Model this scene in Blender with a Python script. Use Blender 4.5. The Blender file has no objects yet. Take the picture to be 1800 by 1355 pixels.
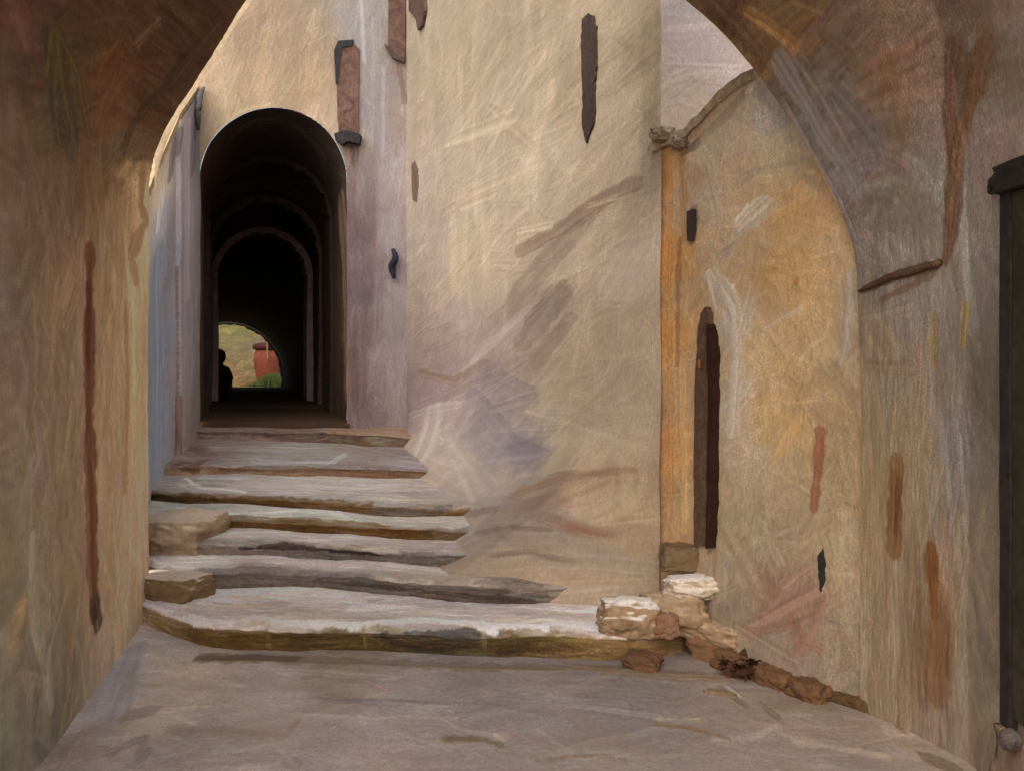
import bpy, bmesh, random
ARCH_PTS = [(-2.201, 6.901, -0.16), (-2.201, 6.901, 0.806), (-2.201, 6.901, 1.669), (-2.197, 6.899, 2.462), (-2.161, 6.881, 2.753), (-2.048, 6.827, 2.993), (-1.871, 6.743, 3.218), (-1.698, 6.66, 3.438), (-1.53, 6.579, 3.64), (-1.222, 6.432, 3.851), (-0.811, 6.235, 4.0), (-0.423, 6.05, 4.035), (-0.059, 5.875, 3.979), (0.286, 5.71, 3.798), (0.585, 5.567, 3.548), (0.831, 5.449, 3.289), (0.994, 5.371, 3.104), (1.14, 5.301, 2.899), (1.305, 5.222, 2.613), (1.432, 5.161, 2.348), (1.511, 5.123, 2.138), (1.545, 5.107, 1.958), (1.556, 5.102, 1.523), (1.556, 5.102, 1.013), (1.556, 5.102, 0.503), (1.561, 5.1, -0.108)]
STEP_DATA = [([(-2.536, 7.143), (-2.247, 6.809), (-1.928, 6.426), (-1.6, 6.154), (-1.278, 6.084), (-0.792, 6.095), (-0.302, 6.038), (0.15, 5.981), (0.533, 5.926), (0.778, 5.981), (1.016, 6.25), (1.207, 6.667), (1.407, 7.033)], 0, 0.125, 1.45), ([(-2.586, 7.662), (-2.159, 7.195), (-1.853, 7.126), (-1.354, 7.126), (-0.913, 7.024), (-0.48, 6.86), (-0.067, 6.705), (0.2, 6.674), (0.44, 6.766), (0.692, 6.925)], 0.125, 0.232, 0.75), ([(-2.584, 7.773), (-2.312, 7.707), (-1.911, 7.642), (-1.444, 7.6), (-0.977, 7.516), (-0.509, 7.277), (-0.216, 7.2), (0.072, 7.238), (0.37, 7.395)], 0.232, 0.32, 0.8), ([(-2.947, 8.421), (-2.494, 8.312), (-2.147, 8.258), (-1.549, 8.153), (-1.034, 7.95), (-0.621, 7.758), (-0.27, 7.711), (0.117, 7.805)], 0.32, 0.4, 1.0), ([(-3.328, 9.375), (-2.945, 9.231), (-2.571, 9.023), (-1.867, 8.889), (-1.286, 8.571), (-0.833, 8.333), (-0.455, 8.276), (0.0, 8.392)], 0.4, 0.476, 1.8), ([(-3.712, 10.312), (-3.29, 10.312), (-2.914, 10.407), (-2.186, 10.407), (-1.547, 10.312), (-1.114, 10.126), (-0.703, 10.036), (-0.304, 10.126)], 0.476, 0.568, 3.6), ([(-4.115, 13.063), (-3.418, 13.146), (-2.761, 13.146), (-2.235, 13.146), (-1.784, 12.741), (-1.229, 12.286), (-0.652, 11.862)], 0.568, 0.7, 1.6)]
import math
import numpy as np
# ---------------------------------------------------------------- the place, in metres (eye at 0,0,1.6 looking +Y)
def catmull(P, n=12):
    P = np.array(P, float); Q = np.vstack([2*P[0]-P[1], P, 2*P[-1]-P[-2]]); out = []
    for i in range(1, len(Q)-2):
        a, b, c, d = Q[i-1], Q[i], Q[i+1], Q[i+2]
        for k in range(n):
            t = k/n
            out.append(.5*((2*b)+(c-a)*t+(2*a-5*b+4*c-d)*t*t+(3*b-a-3*c+d)*t**3))
    out.append(P[-1]); return np.array(out)
def arclen(P):
    return np.concatenate([[0], np.cumsum(np.linalg.norm(np.diff(P, axis=0), axis=1))])
def lut(P):
    L = arclen(P)
    def f(s): return [np.interp(s, L, P[:, k]) for k in range(P.shape[1])]
    return f, L[-1]
# --- foreground vaulted passage. opening outline in the skew plane from (-2.2, 6.9) to (1.56, 5.1): (x, y, z)
ARCH = np.array(ARCH_PTS)
IL, IR = 3, len(ARCH)-5                        # springing points of the arch curve
def section(xl, yl, xr, yr, b):
    out = []
    zl, zr = ARCH[IL][2], ARCH[IR][2]
    for i, p in enumerate(ARCH):
        if i <= IL: out.append((xl, yl, p[2]))
        elif i >= IR: out.append((xr, yr, p[2]))
        else:
            f = (i-IL)/(IR-IL); th = math.pi*f
            c = .5-.5*math.cos(th)
            out.append((xl+(xr-xl)*c, yl+(yr-yl)*c, zl+(zr-zl)*f+b*math.sin(th)**.8))
    return np.array(out)
SEC = [catmull(ARCH), catmull(section(-1.85, 4.57, 1.78, 4.44, 2.0)), catmull(section(-1.60, 2.2, 1.78, 2.2, 2.2))]
LA = arclen(SEC[0]); LOFT_S = LA[-1]
LOFT_SPL = LA[IL*12]; LOFT_SPR = LA[IR*12]      # where the piers end and the vault begins
LV = [0, .9, 1.7]; LOFT_T = 1.7
def P_loft(s, t):
    s, t = np.broadcast_arrays(s, t); out = []
    for k in range(3):
        c = [np.interp(s, LA, S[:, k]) for S in SEC]
        a = np.clip(t/.9, 0, 1); b = np.clip((t-.9)/.8, 0, 1)
        out.append(c[0]*(1-a)+c[1]*(a-b)+c[2]*b)
    return out
# --- big plastered house wall, running from the inner corner to the near corner
C0, C1 = np.array((-1.26, 13.6)), np.array((.861, 6.5)); CL = float(np.linalg.norm(C1-C0)); CA = .28
def P_cen(s, t):
    s, t = np.broadcast_arrays(s, t); f = s/CA/CL
    x = C0[0]+(C1[0]-C0[0])*f; y = C0[1]+(C1[1]-C0[1])*f
    off = np.interp(f, [0, .1, .21, .48, .73, .82, .887, .94, .98, 1], [0, .32, .56, .80, .76, .86, .84, .50, .12, -.02])
    k = np.clip(1-(t-.40)/1.25, 0, 1.2)**2.4
    o = off*k
    return [x-.957*o, y-.29*o, t-.05]
# --- gatehouse facade with the tunnel
FY = 13.6; FX0, FX1 = -5.0, -1.24
def P_fac(s, t):
    s, t = np.broadcast_arrays(s, t); return [FX0+s, FY+0*s, t+.3]
# --- low side wall on the left
LP = np.array([(-2.30, 6.93), (-3.02, 9.6), (-3.77, 13.58)]); LL = arclen(LP); LSA = .35
def side_top(y): return np.interp(y, [6.9, 9.6, 11.4, 13.6], [2.4, 3.15, 3.95, 4.75])
def P_side(s, t):
    s, t = np.broadcast_arrays(s, t)
    x = np.interp(s/LSA, LL, LP[:, 0]); y = np.interp(s/LSA, LL, LP[:, 1])
    x = x+.05*np.clip((y-11.3)/.05, 0, 1)
    return [x, y, t/4.7*side_top(y)]
# --- ochre wall
O0, O1 = np.array((.822, 6.66)), np.array((1.60, 5.11)); OL = float(np.linalg.norm(O1-O0)); OA = .62
def P_och(s, t):
    s, t = np.broadcast_arrays(s, t); f = s/OA/OL
    x = O0[0]+(O1[0]-O0[0])*f; y = O0[1]+(O1[1]-O0[1])*f
    o = .16*np.clip(1-t/.8, 0, 1)**2*np.interp(f, [0, .2, .5, .8, 1], [.3, .8, 1, .7, .1])
    top = np.interp(f, [0, .12, .2, .5, .62, 1], [2.79, 2.80, 2.84, 3.02, 3.04, 3.1])
    return [x-.9*o, y-.45*o, (t/3.1*(top+.05))-.05]
# --- pale wall behind
def P_pnk(s, t):
    s, t = np.broadcast_arrays(s, t); return [.80+s, 8.6-.25*s, 1.6+t]
# --- ground
GA = .3
def P_gnd(s, t):
    s, t = np.broadcast_arrays(s, t); return [s-2.7, 3.5+t/GA, 0*s]
# --- steps: front line (x, y), bottom z, top z, depth of tread
STEPS = STEP_DATA
SFN = []
for fr, z0, z1, dep in STEPS:
    SFN.append(lut(catmull(fr, 8)))
SA = .3
def P_step(i):
    fn, L = SFN[i]; fr, z0, z1, dep = STEPS[i]; h = z1-z0+.03
    def P(s, t):
        s, t = np.broadcast_arrays(s, t); x, y = fn(s)
        k = t-h                                   # <0 riser, >0 tread
        d = np.where(k > 0, k/SA, 0)
        r = .035
        rr = np.clip(1-np.abs(k)/r, 0, 1)
        yy = y+d+np.where(k > 0, 0, -.012*np.clip(1+k/.05, 0, 1))
        zz = z0-.03+np.minimum(t, h)-.014*rr**2
        wear = np.sin(x*5.3+i*2)*.5+np.sin(x*11.9+i)*.3+np.sin(x*23+i*3)*.2+.25*np.sin(x*41+i)
        yy = yy+.022*wear*np.exp(-np.abs(k)/.12); zz = zz-.010*np.abs(wear)*rr
        zz = zz+.008*np.sin(x*3.1+i)+.005*np.sin(x*7.7+2*i)
        return [x, yy, zz]
    return P, L, h+dep*SA
# --- tunnel
TSEC = [(13.6, -3.74, -1.97, 3.64, .78), (19.0, -5.02, -3.32, 2.85, .76), (31.0, -9.3, -6.2, .88, .67)]
TA = .3
def t_outline(y, xl, xr, zs, zf, n=40):
    r = (xr-xl)/2; p = [(xl, y, zf-.15), (xl, y, (zf+zs)/2), (xl, y, zs)]
    for k in range(1, n): a = math.pi*k/n; p.append(((xl+xr)/2-r*math.cos(a), y, zs+r*math.sin(a)))
    return np.array(p+[(xr, y, zs), (xr, y, (zf+zs)/2), (xr, y, zf-.15)])
TS = [t_outline(*a) for a in TSEC]; TU = arclen(TS[0]); TUN_S = TU[-1]
def P_tun(s, t):
    s, t = np.broadcast_arrays(s, t); yy = 13.6+t/TA; out = []
    for k in range(3):
        c = [np.interp(s, TU, S[:, k]) for S in TS]
        a = np.clip((yy-13.6)/5.4, 0, 1); b = np.clip((yy-19)/12, 0, 1)
        out.append(c[0]*(1-a)+c[1]*(a-b)+c[2]*b)
    return out
def P_tfl(s, t):
    s, t = np.broadcast_arrays(s, t); y = 13.55+t/TA
    xl = np.interp(y, [13.6, 19, 31], [-3.74, -5.02, -9.3])-.05; xr = np.interp(y, [13.6, 19, 31], [-1.97, -3.32, -6.2])+.05
    return [xl+(xr-xl)*s/2, y, np.interp(y, [13.55, 13.58, 16.5, 16.52, 19, 31], [.64, .78, .77, .83, .80, .67])]
def P_hil(s, t):
    s, t = np.broadcast_arrays(s, t); y = 31.5+t*3
    return [-22+s*3, y, .45+np.maximum(0, y-37)*.42+.25*np.sin(s*1.3)*np.clip((y-36)/6, 0, 1)]
SURF = {'loft': (P_loft, LOFT_S, LOFT_T), 'cen': (P_cen, CL*CA, 6.7), 'fac': (P_fac, FX1-FX0, 6.3), 'side': (P_side, LL[-1]*LSA, 4.7),
        'och': (P_och, OL*OA, 3.1), 'pnk': (P_pnk, 2.2, 5), 'gnd': (P_gnd, 5.4, 3.9*GA), 'tun': (P_tun, TUN_S, 17.4*TA), 'tfl': (P_tfl, 2, 17.4*TA),
        'hil': (P_hil, 8, 9)}
for _i in range(len(STEPS)): SURF['st%d' % _i] = P_step(_i)
# wall colour samples (along, up, r, g, b) and plaster marks, both holding painted light and shade, in surface metres
FIELD = {
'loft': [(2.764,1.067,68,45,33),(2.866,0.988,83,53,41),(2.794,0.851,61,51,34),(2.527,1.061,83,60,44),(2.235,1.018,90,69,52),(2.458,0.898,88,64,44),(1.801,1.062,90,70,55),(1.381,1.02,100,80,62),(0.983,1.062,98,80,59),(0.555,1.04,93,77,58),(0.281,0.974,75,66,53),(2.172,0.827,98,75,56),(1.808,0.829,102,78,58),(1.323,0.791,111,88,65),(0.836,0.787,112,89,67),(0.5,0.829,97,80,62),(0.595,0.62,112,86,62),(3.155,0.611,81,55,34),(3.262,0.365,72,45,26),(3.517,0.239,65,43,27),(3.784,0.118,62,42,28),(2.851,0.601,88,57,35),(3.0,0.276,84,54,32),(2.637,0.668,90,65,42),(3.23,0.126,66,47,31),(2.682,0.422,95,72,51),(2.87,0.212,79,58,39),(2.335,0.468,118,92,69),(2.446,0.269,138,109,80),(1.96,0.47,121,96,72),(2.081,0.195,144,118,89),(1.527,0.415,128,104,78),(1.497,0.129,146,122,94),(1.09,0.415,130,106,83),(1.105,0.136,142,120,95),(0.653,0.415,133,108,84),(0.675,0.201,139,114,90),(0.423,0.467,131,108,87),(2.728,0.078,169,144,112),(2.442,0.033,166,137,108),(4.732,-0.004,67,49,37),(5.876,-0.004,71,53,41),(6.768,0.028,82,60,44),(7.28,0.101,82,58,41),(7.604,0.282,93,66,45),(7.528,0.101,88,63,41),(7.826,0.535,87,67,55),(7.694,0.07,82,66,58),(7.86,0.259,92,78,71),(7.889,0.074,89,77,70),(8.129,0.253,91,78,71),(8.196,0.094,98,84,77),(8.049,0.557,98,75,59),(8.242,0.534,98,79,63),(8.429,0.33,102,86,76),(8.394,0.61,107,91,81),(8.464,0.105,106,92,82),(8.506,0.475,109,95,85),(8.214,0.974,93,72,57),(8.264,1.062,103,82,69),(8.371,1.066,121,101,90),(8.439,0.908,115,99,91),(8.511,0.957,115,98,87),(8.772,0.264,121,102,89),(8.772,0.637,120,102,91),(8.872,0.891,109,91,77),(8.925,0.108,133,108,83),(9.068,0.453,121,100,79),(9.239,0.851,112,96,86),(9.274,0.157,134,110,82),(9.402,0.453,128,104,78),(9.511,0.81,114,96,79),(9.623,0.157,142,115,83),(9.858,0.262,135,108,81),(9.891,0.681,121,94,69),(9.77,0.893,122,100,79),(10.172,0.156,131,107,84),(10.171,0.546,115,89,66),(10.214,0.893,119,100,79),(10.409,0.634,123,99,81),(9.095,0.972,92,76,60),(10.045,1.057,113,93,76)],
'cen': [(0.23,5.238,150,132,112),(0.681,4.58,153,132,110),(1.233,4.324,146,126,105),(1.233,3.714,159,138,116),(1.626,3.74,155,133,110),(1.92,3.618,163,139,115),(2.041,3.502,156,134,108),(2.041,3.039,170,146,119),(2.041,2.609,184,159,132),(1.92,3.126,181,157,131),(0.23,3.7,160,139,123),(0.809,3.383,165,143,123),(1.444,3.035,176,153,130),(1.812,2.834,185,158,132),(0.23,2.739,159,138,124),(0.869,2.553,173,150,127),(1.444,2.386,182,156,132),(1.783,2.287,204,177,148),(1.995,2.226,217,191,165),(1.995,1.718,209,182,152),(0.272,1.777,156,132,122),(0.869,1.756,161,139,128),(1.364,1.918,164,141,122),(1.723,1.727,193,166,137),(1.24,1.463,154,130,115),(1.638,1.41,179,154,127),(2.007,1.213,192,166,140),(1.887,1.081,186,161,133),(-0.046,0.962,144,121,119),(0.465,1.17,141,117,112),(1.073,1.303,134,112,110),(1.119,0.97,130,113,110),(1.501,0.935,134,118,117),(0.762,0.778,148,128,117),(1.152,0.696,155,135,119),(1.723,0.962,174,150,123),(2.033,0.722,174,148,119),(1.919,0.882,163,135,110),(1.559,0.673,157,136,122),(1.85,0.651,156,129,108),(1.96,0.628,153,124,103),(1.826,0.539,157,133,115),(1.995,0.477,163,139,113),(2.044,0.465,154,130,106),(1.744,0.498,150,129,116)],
'fac': [(0.92,3.748,210,178,139),(1.124,4.156,199,171,139),(1.464,4.7,180,153,125),(1.94,5.108,160,135,111),(1.94,4.496,175,148,120),(2.552,5.108,157,134,111),(2.552,4.496,174,147,119),(2.824,3.884,192,164,138),(1.328,4.02,203,174,144),(2.076,4.292,167,141,115),(3.232,5.312,156,145,139),(3.368,4.836,153,140,135),(3.3,4.156,153,139,137),(3.64,4.156,163,143,132),(3.232,3.476,137,118,116),(3.572,3.476,170,153,149),(3.164,2.796,117,95,96),(3.572,2.796,160,142,140),(3.232,2.116,122,100,103),(3.572,1.98,160,142,142),(3.164,1.436,124,101,102),(3.504,1.3,164,143,143),(3.232,0.756,133,109,108),(3.572,0.756,168,147,144),(2.96,3.612,161,138,119),(3.674,4.972,144,121,112),(1.192,2.796,89,71,58),(1.192,0.756,92,72,54)],
'side': [(1.171,4.246,172,147,120),(1.097,3.968,133,126,126),(1.171,3.403,106,105,108),(1.171,2.35,102,101,107),(1.171,1.296,107,106,111),(1.171,0.805,116,113,117),(1.415,2.854,103,97,98),(1.62,4.204,117,102,100),(1.831,3.627,118,102,102),(1.723,2.662,113,97,96),(1.723,1.646,118,102,98),(1.723,0.969,119,102,95),(2.115,4.179,91,81,80),(1.415,4.23,152,133,114),(1.945,0.941,110,93,84)],
'och': [(0.137,2.916,173,121,73),(0.154,2.38,170,117,67),(0.137,1.863,174,124,76),(0.154,1.16,174,125,80),(0.137,0.739,159,119,83),(0.239,2.773,153,123,97),(0.249,2.161,156,123,89),(0.242,1.491,158,124,90),(0.239,0.818,149,118,85),(0.352,2.914,166,141,117),(0.352,2.592,157,132,110),(0.504,2.882,172,146,119),(0.504,2.641,166,136,106),(0.618,2.878,165,148,132),(0.726,2.633,165,141,112),(0.383,2.317,156,130,104),(0.59,2.364,168,137,104),(0.778,2.393,169,130,87),(0.877,2.416,165,130,96),(0.504,2.189,160,130,100),(0.673,2.14,166,127,84),(0.828,2.105,166,130,85),(0.949,2.079,155,125,92),(0.646,1.945,160,127,91),(0.853,1.884,164,129,88),(0.995,1.888,144,120,94),(0.504,1.857,161,141,124),(0.504,1.435,160,138,117),(0.618,1.659,163,133,96),(0.778,1.591,160,128,88),(0.949,1.633,140,117,92),(0.726,1.314,161,127,85),(0.877,1.425,143,114,83),(0.562,1.133,153,131,107),(0.726,1.033,151,125,97),(0.901,1.105,129,105,77),(1.017,1.269,127,102,75),(0.504,0.772,141,119,95),(0.726,0.752,137,114,91),(0.901,0.813,133,110,85),(0.525,0.477,126,104,85),(0.742,0.478,117,90,72),(0.973,0.644,133,109,85),(1.025,0.351,113,93,75),(0.495,0.294,116,97,80),(0.825,0.207,112,91,76),(1.033,0.151,106,88,72)],
'pnk': [(0.431,2.378,173,152,143),(0.675,2.192,171,150,143),(0.472,1.866,177,155,135),(0.796,2.058,173,152,143),(0.472,2.545,165,150,144)],
'gnd': [(0.504,0.832,165,145,134),(0.757,0.664,146,135,133),(0.864,0.524,141,131,126),(0.733,0.524,149,124,111),(0.959,0.362,124,106,97),(1.075,0.474,148,127,111),(1.016,0.634,161,138,120),(0.922,0.283,112,93,82),(1.367,0.283,115,98,91),(1.597,0.605,138,119,109),(1.73,0.405,126,108,97),(1.811,0.283,112,96,90),(2.139,0.634,125,109,102),(2.192,0.474,120,105,99),(2.249,0.302,111,93,85),(2.7,0.605,113,98,91),(2.7,0.45,103,90,85),(2.7,0.302,106,89,81),(3.252,0.605,105,90,83),(3.2,0.45,101,87,81),(3.151,0.302,103,86,76),(3.749,0.523,114,95,83),(3.614,0.321,108,90,80),(4.033,0.405,111,91,77),(4.033,0.283,108,89,78),(4.367,0.283,123,102,85),(4.7,0.362,162,135,116),(3.963,0.634,118,98,80),(1.819,0.711,113,94,78)],
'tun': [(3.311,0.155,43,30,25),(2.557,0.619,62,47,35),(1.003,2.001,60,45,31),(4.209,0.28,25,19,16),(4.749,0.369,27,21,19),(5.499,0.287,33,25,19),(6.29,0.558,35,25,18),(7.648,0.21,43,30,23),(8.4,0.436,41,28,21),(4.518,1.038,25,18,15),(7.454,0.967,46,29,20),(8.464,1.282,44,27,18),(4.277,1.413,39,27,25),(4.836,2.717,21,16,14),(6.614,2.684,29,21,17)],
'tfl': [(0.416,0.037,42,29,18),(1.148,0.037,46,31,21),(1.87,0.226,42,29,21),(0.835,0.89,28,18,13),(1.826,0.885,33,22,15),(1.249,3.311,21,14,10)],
'hil': [(3.9,3.234,101,86,57),(4.022,3.589,96,89,51),(4.344,2.495,95,78,52),(4.468,3.146,100,83,67),(4.16,2.194,102,73,49),(4.744,2.449,98,76,54)],
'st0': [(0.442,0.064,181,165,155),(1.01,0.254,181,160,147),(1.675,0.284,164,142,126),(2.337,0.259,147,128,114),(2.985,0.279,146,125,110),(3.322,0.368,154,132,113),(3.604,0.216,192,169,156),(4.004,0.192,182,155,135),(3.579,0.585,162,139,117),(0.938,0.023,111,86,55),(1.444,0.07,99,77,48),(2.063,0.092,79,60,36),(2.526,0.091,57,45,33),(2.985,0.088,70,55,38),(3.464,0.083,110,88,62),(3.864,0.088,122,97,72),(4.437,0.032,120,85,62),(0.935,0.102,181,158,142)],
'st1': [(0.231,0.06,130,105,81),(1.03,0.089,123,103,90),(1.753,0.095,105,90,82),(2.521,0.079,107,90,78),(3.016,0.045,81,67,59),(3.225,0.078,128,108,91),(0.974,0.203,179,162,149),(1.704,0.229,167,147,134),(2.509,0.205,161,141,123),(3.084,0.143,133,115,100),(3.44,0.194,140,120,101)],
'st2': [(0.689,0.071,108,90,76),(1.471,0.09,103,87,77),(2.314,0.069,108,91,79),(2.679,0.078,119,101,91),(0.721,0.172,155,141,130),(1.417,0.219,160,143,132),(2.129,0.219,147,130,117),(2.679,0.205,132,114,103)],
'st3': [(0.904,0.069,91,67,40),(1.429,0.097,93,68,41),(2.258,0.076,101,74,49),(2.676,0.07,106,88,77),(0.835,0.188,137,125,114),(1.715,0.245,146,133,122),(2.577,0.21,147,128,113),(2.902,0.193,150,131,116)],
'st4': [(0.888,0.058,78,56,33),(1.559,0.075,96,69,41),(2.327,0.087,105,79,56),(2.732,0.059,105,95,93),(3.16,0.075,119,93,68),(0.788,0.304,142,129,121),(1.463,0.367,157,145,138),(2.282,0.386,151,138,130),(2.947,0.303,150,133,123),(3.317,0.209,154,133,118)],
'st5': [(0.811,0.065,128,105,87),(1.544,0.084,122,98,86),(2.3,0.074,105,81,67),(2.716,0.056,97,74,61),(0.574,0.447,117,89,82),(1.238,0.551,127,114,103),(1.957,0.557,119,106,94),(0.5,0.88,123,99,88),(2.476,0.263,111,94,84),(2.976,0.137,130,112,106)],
'st6': [(0.833,0.085,108,88,81),(1.492,0.12,103,82,71),(2.499,0.044,89,69,55),(3.219,0.009,96,76,67),(0.724,0.294,122,100,83),(1.747,0.399,100,78,64),(2.871,0.161,113,100,88)],}
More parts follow.
